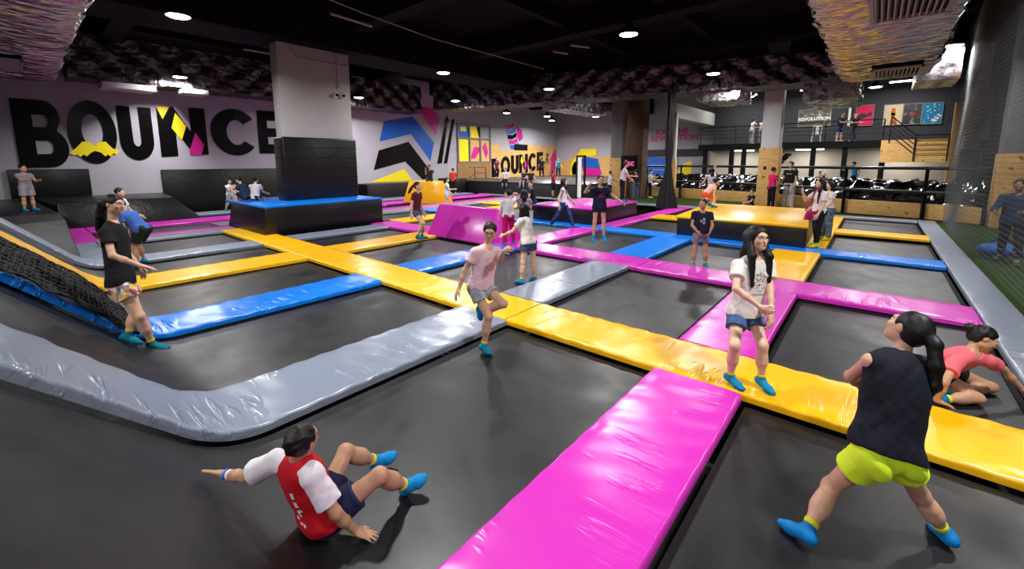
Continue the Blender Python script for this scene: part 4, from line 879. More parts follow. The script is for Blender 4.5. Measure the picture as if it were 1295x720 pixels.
        for i, (off, ln) in enumerate(((.029, .92), (.0095, 1.0), (-.0105, .95), (-.03, .74))):
            r = .0088*z if i < 3 else .0078*z; a0 = w+d*.085*z+sd*off*z-d*abs(off-.009)*.35
            fd = nrm(d+sd*off*4.2); c1, c2, c3 = curl*.6, curl*1.5, curl*2.3
            b0 = a0+(fd*math.cos(c1)+pn*math.sin(c1))*L*ln*.42; b1 = b0+(fd*math.cos(c2)+pn*math.sin(c2))*L*ln*.34; b2 = b1+(fd*math.cos(c3)+pn*math.sin(c3))*L*ln*.24
            o += [(('cone', a0-d*.02, b0, r*1.05, r), .006), (('cone', b0, b1, r, r*.93), .004), (('cone', b1, b2, r*.93, r*.8), .004)]
        t0 = w+d*.022*z+sd*.026*z; t1 = t0+nrm(d*.75+sd*.75+pn*.25)*.042*z; t2 = t1+nrm(d+sd*.3+pn*.25)*.032*z
        o += [(('cone', t0, t1, .0145*z, .0105*z), .01), (('cone', t1, t2, .0105*z, .0085*z), .005)]
        return o
    # head
    def H_(c, r, k, ax=HA): return (('ell', hd+hr*c[0]*hs+look*c[1]*hs+hu*c[2]*hs, ax, tuple(v*hs for v in r)), k)
    HEAD = [H_((0,-.012,.022), (.074,.09,.088), .02), H_((0,.026,-.028), (.062,.064,.074), .03), H_((0,.056,-.082), (.03,.032,.024), .03), H_((.04,.012,-.058), (.024,.036,.026), .03), H_((-.04,.012,-.058), (.024,.036,.026), .03)]
    if face:
        HEAD += [(('cone', hd+(look*.086+hu*.012)*hs, hd+(look*.1-hu*.024)*hs, .007*hs, .011*hs), .01), H_((0,.074,.034), (.05,.02,.014), .02), H_((0,.082,-.053), (.023,.012,.011), .01),
                 H_((.038,.062,-.015), (.022,.022,.024), .02), H_((-.038,.062,-.015), (.022,.022,.024), .02)]
    EARS = [H_((.076,-.008,.0), (.009,.02,.031), .008), H_((-.076,-.008,.0), (.009,.02,.031), .008)]
    F = Field(lo, hi, vox)
    for p, k in TOR+SHO+NECK+HEAD+EARS: F.add(p, k)
    if face and vox < .01:
        for sg in (1,-1): F.sub(('ell', hd+(hr*.032*sg+look*.094+hu*.014)*hs, HA, (.019*hs,.012*hs,.0115*hs)), .012)
    for q in 'LR':
        for p, k in arm(q)+leg(q)+foot(q): F.add(p, k)
        for p, k in hand(q): F.add(p, k)
    body = obj('person', F.mesh('person', base), skin_mat(skin), loc=base); tag(body, label, 'person', group)
    def piece(name, fld, m, parent=body, label=None):
        me = fld.mesh(name, base)
        if not len(me.polygons): return None
        o = obj(name, me, m, parent)
        if label: o['label'] = label
        return o
    # ---- top
    gap = .012*s+.003
    if top:
        kind = top.get('kind', 'tee'); m = top['mat']; hem = top.get('hem', -.06); fl = top.get('flare', 1.0); sl = top.get('sleeve', .5); loose = top.get('loose', .014)
        G = Field(lo, hi, max(vox, .006)); hemp = J['pelvis']+up*hem
        for p, k in TOR[:3]: G.add(('ell', p[1], p[2], tuple(r+loose for r in p[3])), .06)
        if hem < .05:
            for p, k in TOR[3:]: G.add(('ell', p[1], p[2], tuple(r+loose*.7 for r in p[3])), .05)
        G.add(('econe', chest_c-up*.09*s, hemp-up*.06, cw*.9+loose, (.155*s+loose)*fl, fw, .66), .05)
        for p, k in SHO: G.add(('cone', p[1], p[2] if sl > 0 else p[1]*.12+p[2]*.88, p[3]+.008, p[4]+.012), .04)
        if sl <= 0:     # sleeveless: trim at the shoulders
            for q in 'LR':
                d = nrm(J[q+'sh']-J['neck']); d = nrm(d*.9+nrm(J[q+'el']-J[q+'sh'])*.2); G.cut(J[q+'sh']-d*.004, d) if top.get('trim', True) and abs(d@up) < .8 else None
        G.cut(hemp, -up)
        nf = top.get('neck', (.062, .035)); G.sub(('ell', J['neck']+nrm(J['head']-J['neck'])*.035+fwc*nf[1], (rtc, fwc, up), (nf[0], nf[0]*.95, nf[0]*1.05)), .008)
        split = top.get('sleeve_mat')
        G2 = Field(lo, hi, max(vox, .006)) if split else G
        if sl > 0:
            for q in 'LR':
                a, b = J[q+'sh'], J[q+'el']; d = nrm(b-a)
                if sl <= 1:
                    e = a+(b-a)*sl; G2.add(('cone', a, e+d*.04, .05*s+.012, .046*s+.012+top.get('wide', .008)), .0 if split else .03, cuts=((e, d),))
                else:
                    w = J[q+'wr']; e = b+(w-b)*(sl-1); f2 = nrm(w-b)
                    G2.add(('cone', a, b, .053*s+.008, .044*s+.008), .03); G2.add(('cone', b, e+f2*.03, .044*s+.008, .034*s+.006), .02, cuts=((e, f2),))
            if split:
                for q in 'LR': G2.add(('cone', J['neck']-up*.02+nrm(J[q+'sh']-J['neck'])*.075, J[q+'sh'], .058*s+.006, .06*s+.009), .02)
        G.wrinkle(.0016, 26, seed)
        tp = piece(top.get('name', 'shirt'), G, m)
        if split:
            G2.sub(('ell', J['neck']+nrm(J['head']-J['neck'])*.035+fwc*nf[1], (rtc, fwc, up), (nf[0], nf[0]*.95, nf[0]*1.05)), .008); G2.wrinkle(.0014, 30, seed+3); piece('sleeves', G2, split, tp, 'white shirt sleeves')
    if bottom:
        ln = bottom.get('len', .45); m = bottom['mat']; lo_ = bottom.get('loose', .012); G = Field(lo, hi, max(vox, .006))
        for p, k in TOR[2:3]: G.add(('ell', p[1]+up*.015*s, p[2], (p[3][0]+lo_*.8, p[3][1]+lo_*.8, p[3][2]*.82)), .05)
        for p, k in TOR[3:]: G.add(('ell', p[1], p[2], tuple(r+lo_*.9 for r in p[3])), .045)
        G.add(('ell', J['pelvis']-up*.045*s, (rth, fwh, up), (.075*s, .09*s, .06*s)), .03)
        G.cut(J['pelvis']+up*bottom.get('waist', .075), up)
        for q in 'LR':
            h, k, a = J[q+'hip'], J[q+'kn'], J[q+'an']
            if ln <= 1:
                e = h+(k-h)*ln; d = nrm(k-h); G.add(('cone', h, e+d*.05, .082*s+lo_, (.079-.029*ln)*s+lo_+bottom.get('flare', .012)), .014, cuts=((e, d),))
            else:
                G.add(('cone', h, k, .08*s+lo_, .052*s+lo_), .016); e = k+(a-k)*(ln-1); d = nrm(a-k)
                G.add(('cone', k, e+d*.03, .052*s+lo_, .036*s+lo_*bottom.get('cuffw', 1)), .03, cuts=((e, d),))
        G.wrinkle(.0015, 30, seed+9)
        piece(bottom.get('name', 'shorts'), G, m)
    if socks:
        sm = cloth(socks, .7); cm = cloth(cuff, .7) if cuff else None
        for q in 'LR':
            a, k = J[q+'an'], J[q+'kn']; d = nrm(a-k); e1 = a-d*.05*s; e2 = a-d*.083*s
            allp = np.array([a, a-d*.1, J.get(q+'to', a+fwh*.13)]); G = Field(allp.min(0)-.1, allp.max(0)+.1, min(vox, .008))
            for p, kk in foot(q, .0045): G.add(p, kk)
            G.add(('cone', a-d*.09*s, a, .04*s, .0355*s), .02, cuts=((e1, -d),))
            so = piece('sock', G, sm)
            if cm:
                G = Field(allp.min(0)-.1, allp.max(0)+.1, min(vox, .007)); G.add(('cone', e2, e1, .0425*s, .0395*s), 0, cuts=((e1, d), (e2, -d))); piece('cuff', G, cm, so, 'yellow sock cuff')
    if shoes:
        for q in 'LR':
            a, k = J[q+'an'], J[q+'kn']; allp = np.array([a, J.get(q+'to', a+fwh*.13)]); G = Field(allp.min(0)-.1, allp.max(0)+.1, min(vox, .009))
            for p, kk in foot(q, .009): G.add(p, kk)
            piece('shoe', G, cloth(shoes, .6))
    # ---- hair
    hm = hair_mat(hair_rgb)
    if hair:
        hv = max(min(vox, .0065), .0055) if vox < .01 else .009
        ext = [hd-.2, hd+.2]
        tail = None
        if hair in ('ponytail',):
            bk = hd-look*.095*hs+hu*.035*hs; td = nrm(tail_dir) if tail_dir is not None else nrm(-look*.25-np.array([0,0,1.])); L = long_to or .26
            tail = [bk, bk-look*.035+td*.03, bk-look*.03+td*L*.45, bk-look*.015+td*L*.8, bk+td*L]; ext += [t-.07 for t in tail]+[t+.07 for t in tail]
        if hair == 'long': ext += [hd-np.array([.2,.2,(long_to or .38)+.08])]
        if hair == 'bob': ext += [hd-np.array([.2,.2,.3])]
        ext = np.array(ext); G = Field(ext.min(0), ext.max(0), hv)
        G.add(('ell', hd+(hu*.028-look*.016)*hs, HA, (.084*hs, .1*hs, .098*hs)), .02)
        if hair in ('long', 'bob'): G.add(('ell', hd+(hu*.01-look*.03)*hs, HA, (.088*hs, .09*hs, .1*hs)), .02)
        if hair in ('ponytail', 'bun'): G.add(('ell', hd-(look*.05-hu*.0)*hs, HA, (.078*hs, .06*hs, .085*hs)), .02)
        G.sub(('ell', hd+(look*.09-hu*.034)*hs, HA, (.08*hs, .092*hs, .103*hs)), .012)
        if hair in ('short', 'ponytail', 'bun'):
            c = hd-hu*.06*hs; G.cut(c, nrm(-hu*.9+look*.25))
            for sg in (1,-1): G.sub(('ell', hd+(hr*.085*sg+look*.012-hu*.025)*hs, HA, (.025*hs, .035*hs, .045*hs)), .01)
        if hair == 'short': G.wrinkle(.0022, 60, seed+5)
        dn = np.array([0,0,-1.0])
        if hair in ('long', 'bob'):
            L = (long_to or .38) if hair == 'long' else .16
            nb = J['neck']; back = -fwc
            for sg, w, fo in ((1,.05,.0), (-1,.05,.0), (.5,.06,-.5), (-.5,.06,-.5), (0,.06,-.6)):
                a = hd+(hr*.066*sg-look*.045+hu*.02)*hs
                b = nb+rtc*.095*sg+fwc*((.075 if abs(sg) == 1 else -.075))+np.array([0,0,.03]); 
                if hair == 'bob': b = hd+hr*.075*sg*hs-look*.045*hs+dn*.13
                c = b+dn*max(L-.18, .01)+fwc*(.03 if abs(sg) == 1 else -.03)*(1 if hair == 'long' else 0)
                G.add(('cone', a, b, .045*hs, .034*hs), .03)
                if hair == 'long': G.add(('cone', b, c, .034*hs, .016*hs), .025)
            G.sub(('ell', hd+(look*.088-hu*.05)*hs, HA, (.078*hs, .084*hs, .122*hs)), .008)
        if tail:
            r = (.026, .034, .038, .03, .008)
            for i in range(4): G.add(('cone', tail[i], tail[i+1], r[i]*hs*tailw, r[i+1]*hs*tailw), .02)
        if hair == 'bun': G.add(('ell', hd-look*.125*hs+hu*.03*hs, HA, (.045, .04, .045)), .01)
        if hair != 'short': G.wrinkle(.0018, 55, seed+5, (1,1,.25))
        ho = piece('hair', G, hm)
        if tail and band:
            mb = MB(); mb.lathe([(.024,-.009),(.034,-.009),(.034,.009),(.024,.009)], n=16); o = mb.build('hair_band', cloth(band), ho, smooth=40)
            o.location = Vector(tail[1]*.6+tail[0]*.4-base); o.rotation_euler = Vector(tail[1]-tail[0]).to_track_quat('Z','Y').to_euler()
    if face and vox < .0075:
        ew = mat('eye_white', (225,220,214), .25); ed = mat('eye_dark', (25,15,11), .2)
        for sg in (1,-1):
            c = hd+(hr*.032*sg+look*.0775+hu*.0135)*hs-base; me = bpy.data.meshes.new('eye'); bm = bmesh.new()
            bmesh.ops.create_uvsphere(bm, u_segments=20, v_segments=12, radius=.0112*hs); bm.to_mesh(me); bm.free(); o = obj('eye', me, [ew, ed], body, smooth=180)
            q = Vector(look).to_track_quat('Z','Y'); o.rotation_euler = q.to_euler(); o.location = Vector(c)
            for p in me.polygons: p.material_index = 1 if p.center.z > .0088*hs else 0
            a = [hd+(hr*(.032+dx)*sg+look*(.093-abs(dx)*.4)+hu*(.036+.004*math.cos(dx*60)))*hs-base for dx in (-.018,-.008,.004,.014,.02)]
            MB().tube(a, [.001,.002,.002,.0016,.0008], 6).build('eyebrow', hair_mat(), body, smooth=60)
        lp = mat('lips', (176,92,84), .4)
        a = [hd+(hr*dx+look*(.0945-abs(dx)*.45)+hu*(-.0525+abs(dx)*.1))*hs-base for dx in (-.021,-.012,0,.012,.021)]
        MB().tube(a, [.0015,.0055,.0068,.0055,.0015], 8).build('lips', lp, body, smooth=60)
    if glasses:
        mb = MB(); w = []
        for sg in (1,-1):
            rim = [hd+(hr*(.034*sg+.024*math.cos(t))+look*(.1-.01*abs(math.cos(t)))+hu*(.008+.02*math.sin(t)))*hs-base for t in np.linspace(0, 2*PI, 17)]
            mb.tube(rim, .0016, 6, cap=False); mb.tube([hd+(hr*.058*sg+look*.09+hu*.012)*hs-base, hd+(hr*.08*sg-look*.005+hu*.012)*hs-base], .0016, 6)
        mb.tube([hd+(hr*-.01+look*.1005+hu*.012)*hs-base, hd+(hr*.01+look*.1005+hu*.012)*hs-base], .0016, 6)
        mb.build('glasses', mat('glasses_frame', (70,60,60), .3, .6), body, smooth=60)
    if extra: extra(body, base, J, dict(up=up, rt=rt, fw=fw, rtc=rtc, fwc=fwc, s=s))
    return body

def fk(x, y, z, H, face, lean=0, side=0, hip=(0,0), knee=(0,0), abd=(4,4), sh=(0,0), sab=(10,10), el=(15,15), inward=(0,0), lift=0, turn=0, pitch=0, yaw=0, toe=None, sit=None, twist=0):
    """a posed skeleton: angles in degrees, pairs are (left, right); face: heading"""
    R = math.radians; a = R(face); f = np.array([math.cos(a), math.sin(a), 0]); l = np.array([-f[1], f[0], 0]); u = np.array([0,0,1.0])
    J = {'pelvis': np.zeros(3)}; ln = R(lean); up = u*math.cos(ln)+f*math.sin(ln); up = nrm(up+l*math.tan(R(side)))
    ft = nrm(f*math.cos(ln)-u*math.sin(ln)); lt = nrm(l*math.cos(R(twist))+np.cross(up, l)*math.sin(R(twist))); ft = np.cross(lt, up)
    J['neck'] = up*.305*H; nu = nrm(up*.6+u*.4+ft*.12); J['head'] = J['neck']+nu*.112*H
    for i, q in enumerate('LR'):
        sg = 1 if q == 'L' else -1
        J[q+'sh'] = J['neck']-up*.035*H+lt*sg*.107*H
        fl, ab = R(sh[i]), R(sab[i]); d = nrm(-up*math.cos(fl)*math.cos(ab)+ft*math.sin(fl)+lt*sg*math.sin(ab)*max(.3, math.cos(fl)))
        J[q+'el'] = J[q+'sh']+d*.168*H
        e = R(el[i]); n = ft*math.cos(fl)+up*math.sin(fl)-lt*sg*inward[i]; n = nrm(n-d*(n@d)); d2 = d*math.cos(e)+n*math.sin(e)
        J[q+'wr'] = J[q+'el']+d2*.148*H; J[q+'ha'] = J[q+'wr']+d2*.08*H
        J[q+'hip'] = l*sg*.054*H-u*.0*H
        t, kb, ab = R(hip[i]), R(knee[i]), R(abd[i])
        d = nrm(-u*math.cos(t)+f*math.sin(t)+l*sg*math.sin(ab)); J[q+'kn'] = J[q+'hip']+d*.24*H
        t2 = t-kb; d2 = nrm(-u*math.cos(t2)+f*math.sin(t2)+l*sg*math.sin(ab)*.8); J[q+'an'] = J[q+'kn']+d2*.24*H
        ta = R((toe[i] if toe else 0)); J[q+'to'] = J[q+'an']+(f*math.cos(ta)+l*sg*.15-u*math.sin(ta))*.105*H-u*.016*H*math.cos(ta)
    zz = min(J['Lan'][2], J['Ran'][2])-.036*H
    if sit is not None: off = np.array([x, y, sit+.075*H])
    else: off = np.array([x, y, z-zz+lift])
    J = {k: v+off for k, v in J.items()}
    ya, pa = R(face+yaw), R(pitch); look = np.array([math.cos(ya)*math.cos(pa), math.sin(ya)*math.cos(pa), math.sin(pa)])
    return J, look
# ------------------------------------------------------------------ the people
from mathutils.bvhtree import BVHTree
def hd_dir(deg, pitch=0): a, p = math.radians(deg), math.radians(pitch); return np.array([math.cos(a)*math.cos(p), math.sin(a)*math.cos(p), math.sin(p)])
def floral_build(nt, b, c):
    v = coords(nt); n = nt.nodes.new('ShaderNodeTexVoronoi'); n.inputs['Scale'].default_value = 26; nt.links.new(v, n.inputs['Vector'])
    s = nt.nodes.new('ShaderNodeSeparateColor'); nt.links.new(n.outputs['Color'], s.inputs['Color'])
    r = nt.nodes.new('ShaderNodeValToRGB'); r.color_ramp.interpolation = 'CONSTANT'; e = r.color_ramp.elements
    cs = [(0,(.75,.68,.6)),(.3,(.75,.32,.06)),(.45,(.5,.06,.16)),(.58,(.1,.3,.32)),(.7,(.75,.55,.12)),(.85,(.16,.1,.12))]
    while len(e) < len(cs): e.new(.5)
    for el,(p,cc) in zip(e,cs): el.position = p; el.color = (*cc,1)
    nt.links.new(s.outputs['Red'], r.inputs['Fac']); nt.links.new(r.outputs['Color'], b.inputs['Base Color'])
def denim_build(nt, b, c):
    n = noise(nt, coords(nt), 14, 5); nt.links.new(ramp(nt, n, [(.3, tuple(x*.6 for x in c)), (.72, tuple(x*1.5 for x in c))]), b.inputs['Base Color'])
def denim(rgb): return cloth(rgb, .85, 'denim_%d_%d_%d' % rgb, denim_build)
TEAL = (0,126,172); CUFF = (222,214,30)
SK1, SK2, SK3 = (224,182,156), (208,162,134), (188,142,112)
def child(body, name): 
    for c in body.children:
        if c.name.split('.')[0] == name: return c
def print_on(body, garment, c, n, r, u, shapes, m, name='print'):
    """shapes (lists of 2D outlines, metres) laid on the cloth around point c, seen against direction n"""
    g = child(body, garment); me = g.data; bv = BVHTree.FromPolygons([v.co for v in me.vertices], [p.vertices[:] for p in me.polygons])
    mb = MB(); base = np.array(body.location)
    for sh in shapes:
        pts = []
        for x, y in sh:
            o = Vector(c+r*x+u*y+n*.3-base); h = bv.ray_cast(o, Vector(-n))
            if h[0] is None: pts = []; break
            pts.append(h[0]+Vector(n)*.003)
        if len(pts) >= 3:
            k = len(pts); cen = sum(pts, Vector())/k; mb.add(pts+[cen], [(i, (i+1) % k, k) for i in range(k)])
    if mb.v: mb.build(name, m, g)
def disc(x, y, r, n=8): return [(x+r*math.cos(2*PI*i/n), y+r*math.sin(2*PI*i/n)) for i in range(n)]
def dash(x0, y0, x1, y1, w):
    d = math.hypot(x1-x0, y1-y0); a, b = -(y1-y0)/d*w/2, (x1-x0)/d*w/2; return [(x0+a,y0+b),(x1+a,y1+b),(x1-a,y1-b),(x0-a,y0-b)]
def wristband(body, base, J, q, rgb, name='wristband', t=.12):
    a, b = J[q+'wr'], J[q+'el']; p = a+(b-a)*t; mb = MB(); mb.lathe([(.024,-.008),(.031,-.008),(.031,.008),(.024,.008)], n=16); o = mb.build(name, cloth(rgb, .5), body, smooth=40)
    o.location = Vector(p-base); o.rotation_euler = Vector(b-a).to_track_quat('Z','Y').to_euler()

# 1 girl with glasses on the yellow mat
J = dict(pelvis=(-0.847,4.493,0.694),neck=(-0.815,4.522,1.236),head=(-0.802,4.516,1.422),Lsh=(-0.714,4.658,1.159),Lel=(-0.66,4.514,0.939),Lwr=(-0.615,4.355,0.771),Lha=(-0.593,4.316,0.652),Lhip=(-0.787,4.56,0.652),Lkn=(-0.661,4.37,0.443),Lan=(-0.658,4.43,0.077),Lto=(-0.543,4.33,0.03),Rsh=(-0.921,4.384,1.167),Rel=(-0.88,4.186,0.993),Rwr=(-0.677,4.193,0.863),Rha=(-0.592,4.245,0.793),Rhip=(-0.905,4.421,0.664),Rkn=(-0.859,4.2,0.45),Ran=(-0.9,4.31,0.077),Rto=(-0.775,4.235,0.03))
J['Lcurl'] = .5; J['Rcurl'] = .6
def ex(b, base, J, f):
    wristband(b, base, J, 'L', (70,150,210)); wristband(b, base, J, 'L', (236,236,232), t=.28)
    rr = random.Random(5); sh = []
    for i in range(46):
        a, q = rr.uniform(0, 2*PI), rr.uniform(.0, 1)**.6; x, y = .075*q*math.cos(a), .085*q*math.sin(a); l = rr.uniform(.008,.02); t = rr.uniform(0,PI)
        sh.append(dash(x, y, x+l*math.cos(t), y+l*math.sin(t), .006))
    for i in range(12): sh.append(dash(-.06+i*.01, -.115, -.055+i*.01, -.115, .01))
    sh += [dash(-.075,.07,-.02,.02,.007), dash(.075,.07,.02,.02,.007), dash(0,.11,0,.05,.006)]
    c = J['pelvis']*.4+J['neck']*.6; print_on(b, 'shirt', c, f['fwc'], f['rtc'], f['up'], sh, cloth((40,40,42)), 'shirt_print')
person('girl with glasses in a white tee standing on the wide yellow cross mat', J, 1.62, hd_dir(-36, 3), girth=.92, vox=.0055, skin=SK1, hair='long', long_to=.46, top=dict(mat=cloth((226,222,216)), hem=-.03, sleeve=.55, wide=.02, loose=.018, flare=1.05), bottom=dict(mat=denim((66,92,134)), len=.42, flare=.02), socks=TEAL, cuff=CUFF, glasses=True, extra=ex, seed=3)
# 2 girl seen from behind, neon shorts
J = dict(pelvis=(0.18,3.012,0.523),neck=(0.203,3.226,1.028),head=(0.225,3.326,1.165),Lsh=(0.077,3.106,0.999),Lel=(-0.006,3.266,0.816),Lwr=(0.055,3.443,0.688),Lha=(0.097,3.545,0.648),Lhip=(0.111,2.965,0.48),Lkn=(-0.035,3.08,0.157),Lan=(-0.122,2.82,-0.028),Lto=(-0.247,2.86,-0.072),Rsh=(0.323,3.34,0.969),Rel=(0.348,3.46,0.736),Rwr=(0.255,3.653,0.659),Rha=(.2,3.73,.64),Rhip=(0.248,3.068,0.494),Rkn=(0.361,3.236,0.219),Ran=(0.503,3.348,-0.035),Rto=(0.46,3.47,-0.072))
person('girl seen from behind in a navy sleeveless top and neon yellow shorts with a ponytail', J, 1.56, hd_dir(142, 16), vox=.0055, skin=SK2, hair='ponytail', long_to=.34, tail_dir=(.12,-.28,-1), band=(24,60,150), top=dict(mat=cloth((17,20,32)), hem=-.0, sleeve=0, loose=.028, flare=.98, name='tank_top', neck=(.056,.02), trim=False), bottom=dict(mat=cloth((222,255,50), .6), len=.34, flare=.016, loose=.017), socks=(0,120,190), cuff=CUFF, seed=11)
# 3 girl in pale pink
J = dict(pelvis=(-3.481,3.505,0.685),neck=(-3.41,3.55,1.165),head=(-3.387,3.575,1.338),Lsh=(-3.376,3.68,1.085),Lel=(-3.216,3.551,1.034),Lwr=(-3.073,3.468,1.165),Lha=(-2.976,3.459,1.224),Lhip=(-3.462,3.585,0.641),Lkn=(-3.139,3.529,0.526),Lan=(-3.467,3.483,0.376),Lto=(-3.479,3.50,0.264),Rsh=(-3.448,3.39,1.116),Rel=(-3.536,3.3,0.903),Rwr=(-3.549,3.215,0.699),Rha=(-3.565,3.159,0.599),Rhip=(-3.486,3.416,0.66),Rkn=(-3.305,3.45,0.356),Ran=(-3.373,3.432,-0.03),Rto=(-3.262,3.423,-0.075))
J['Lcurl'] = .9; J['Rcurl'] = .3
person('girl with glasses in a pale pink tee and light denim shorts stepping on one leg', J, 1.52, hd_dir(-52, -14), vox=.006, skin=SK2, hair='ponytail', long_to=.2, tail_dir=(-.3,.5,-1), top=dict(mat=cloth((228,196,202)), hem=-.02, sleeve=.5, wide=.02, loose=.02, neck=(.07,.045)), bottom=dict(mat=denim((150,154,162)), len=.42, flare=.018), socks=TEAL, cuff=CUFF, glasses=True, extra=lambda b,base,J,f: wristband(b,base,J,'L',(150,200,230)), seed=21)
# 4 girl in black at the left
J = dict(pelvis=(-6.618,0.707,0.787),neck=(-6.718,0.714,1.465),head=(-6.725,0.75,1.672),Lsh=(-6.839,0.785,1.34),Lel=(-6.835,0.82,1.06),Lwr=(-6.678,0.9,0.879),Lha=(-6.612,0.92,0.78),Lhip=(-6.68,0.75,0.73),Lkn=(-6.5,0.79,0.43),Lan=(-6.439,0.675,0.164),Lto=(-6.346,0.772,0.08),Rsh=(-6.572,0.63,1.37),Rel=(-6.423,0.643,1.125),Rwr=(-6.343,0.861,0.978),Rha=(-6.314,0.978,0.93),Rhip=(-6.542,0.685,0.745),Rkn=(-6.4,0.8,0.377),Ran=(-6.474,0.889,-0.02),Rto=(-6.372,1.01,-0.075))
J['Rcurl'] = .25; J['Rpn'] = (0,-.1,-1)
person('girl in a black tee and floral shorts walking at the foot of the slope', J, 1.64, hd_dir(40, -6), vox=.006, skin=SK2, hair='ponytail', tailw=1.35, long_to=.44, tail_dir=(-.32,-.2,-1), top=dict(mat=cloth((20,20,22)), hem=-.05, sleeve=.5, loose=.02, flare=1.05, wide=.015), bottom=dict(mat=cloth((200,150,110), .8, 'floral_cloth', floral_build), len=.42, flare=.03, loose=.018), socks=(0,104,130), cuff=(200,190,30), seed=31)
# 5 girl in coral crawling
J = dict(pelvis=(0.629,5.748,0.125),neck=(0.797,5.422,0.425),head=(0.868,5.515,0.56),Lsh=(0.914,5.541,0.36),Lel=(1.054,5.725,0.245),Lwr=(1.195,5.779,0.074),Lha=(1.261,5.834,-0.03),Lhip=(0.685,5.822,0.105),Lkn=(1.043,5.967,-0.04),Lan=(0.809,5.683,-0.055),Rsh=(0.687,5.311,0.338),Rel=(0.618,5.083,0.23),Rwr=(0.59,5.10,0.045),Rha=(0.66,5.13,0.02),Rhip=(0.615,5.658,0.109),Rkn=(0.91,5.596,-0.04),Ran=(0.649,5.38,-0.05))
J['Lto'] = (.70,5.6,-.06); J['Rto'] = (.54,5.3,-.06); J['Rpn'] = (0,0,-1); J['Lpn'] = (0,0,-1); J['Rcurl'] = .15; J['Lcurl'] = .15
person('girl in a coral tee crouching on hands and knees beside the yellow cross mat', J, 1.5, hd_dir(5, -28), vox=.006, skin=SK3, hair='bun', top=dict(mat=cloth((226,104,116)), neck=(.05,.02), hem=.02, sleeve=.5, wide=.012), bottom=dict(mat=cloth((26,24,28)), len=.4), socks=TEAL, cuff=CUFF, seed=41)
# 6 boy sliding
J = dict(pelvis=(-2.375,0.999,0.04),neck=(-2.44,0.897,0.428),head=(-2.375,0.915,0.565),Lsh=(-2.573,0.845,0.383),Lel=(-2.77,0.729,0.25),Lwr=(-2.96,0.664,0.205),Lha=(-3.04,0.602,0.225),Lhip=(-2.446,1.025,0.025),Lkn=(-2.574,1.267,0.205),Lan=(-2.6,1.515,-0.025),Lto=(-2.536,1.62,-0.005),Rsh=(-2.292,0.924,0.388),Rel=(-2.194,0.999,0.15),Rwr=(-2.194,1.111,-0.05),Rha=(-2.128,1.168,-0.079),Rhip=(-2.307,1.013,0.053),Rkn=(-2.188,1.282,0.217),Ran=(-2.235,1.514,-0.03),Rto=(-2.164,1.604,0.012))
J['Rpn'] = (0,0,-1); J['Lpn'] = (0,-.7,-.7); J['Lcurl'] = .08; J['Rcurl'] = .12
def ex(b, base, J, f):
    wristband(b, base, J, 'L', (60,130,220)); wristband(b, base, J, 'L', (230,230,235), t=.3)
    sh = [dash(-.03,.06,-.03,.02,.02), dash(-.03,-.0,-.03,-.04,.028), dash(-.05,-.06,-.01,-.08,.02), dash(-.03,-.09,.02,-.13,.024), dash(.0,-.15,-.05,-.16,.02)]
    c = J['pelvis']*.45+J['neck']*.55; print_on(b, 'shirt', c, -f['fwc'], -f['rtc'], f['up'], sh, cloth((214,208,212)), 'back_print')
person('boy in a red shirt with white sleeves leaning back with one hand on the slope', J, 1.45, hd_dir(108, 6), girth=1.1, vox=.0055, skin=SK3, hair='short', top=dict(mat=cloth((178,14,30)), sleeve_mat=cloth((222,218,224)), hem=-.03, sleeve=.72, wide=.02, loose=.018), bottom=dict(mat=cloth((28,34,70)), len=.55, flare=.012, loose=.016), socks=(0,130,196), cuff=CUFF, extra=ex, seed=51)

# --- everyone else
def hgt(px, yf, yt, z):
    """height of someone whose feet show at px, yf on level z and whose head ends at yt"""
    x, y = at(px, yf, z); lo, hi = .5, 3
    for _ in range(40):
        m = (lo+hi)/2; d = np.array([x,y,z+m])-CAM; yy = PY+FPX*(d@AX_D)/(d@AX_F)
        if yy > yt: lo = m
        else: hi = m
    return lo
def T(rgb, **k): return dict(mat=cloth(rgb), **k)
def Bt(rgb, ln=.45, dn=False, **k):
    if ln > 1: k.setdefault('loose', .019)
    return dict(mat=denim(rgb) if dn else cloth(rgb), len=ln, name='trousers' if ln > 1 else 'shorts', **k)
def fkp(label, x, y, z, H, face, pose=None, vox=.014, group=None, **k):
    J, lk = fk(x, y, z, H, face, **(pose or {})); near = vox < .0105
    J['Lcurl'] = J['Rcurl'] = .4
    k.setdefault('fingers', vox < .011); k.setdefault('face', near); k.setdefault('hair', 'short')
    return person(label, J, H, lk, vox=vox, group=group, seed=int(abs(x*31+y*17)) % 97, **k)
D = -.1
x, y = at(668,358,D); fkp('girl in a white tee and blue denim shorts turning away with dark hair', x, y, D, 1.5, 165, dict(lean=14, twist=25, sh=(50,20), el=(30,30), inward=(.4,0), abd=(6,6)), .008, skin=SK1, hair='bob', top=T((222,218,214), hem=-.03), bottom=Bt((58,80,118), .42, True, flare=.015), socks=TEAL, cuff=CUFF)
x, y = at(527,303,0); fkp('girl in a maroon tee and denim shorts bouncing on a yellow mat', x, y, 0.0, 1.66, 28, dict(lean=6, hip=(24,34), knee=(34,52), sh=(8,-5), el=(12,12), pitch=8), .009, skin=SK1, hair='ponytail', long_to=.3, tail_dir=(-.5,-.3,-.8), top=T((98,26,40), hem=.0), bottom=Bt((70,92,128), .42, True, flare=.012), socks=(0,110,150), cuff=(60,170,90))
x, y = at(643,309,.06); fkp('child in a white tee and magenta leggings holding a hand to the head', x, y, .06, 1.4, 150, dict(hip=(-6,12), knee=(4,10), sh=(10,150), sab=(8,40), el=(10,120), abd=(5,9), yaw=30), .009, skin=SK1, hair='short', top=T((224,224,222), hem=.0), bottom=Bt((190,16,92), 1.97), socks=TEAL, cuff=None)
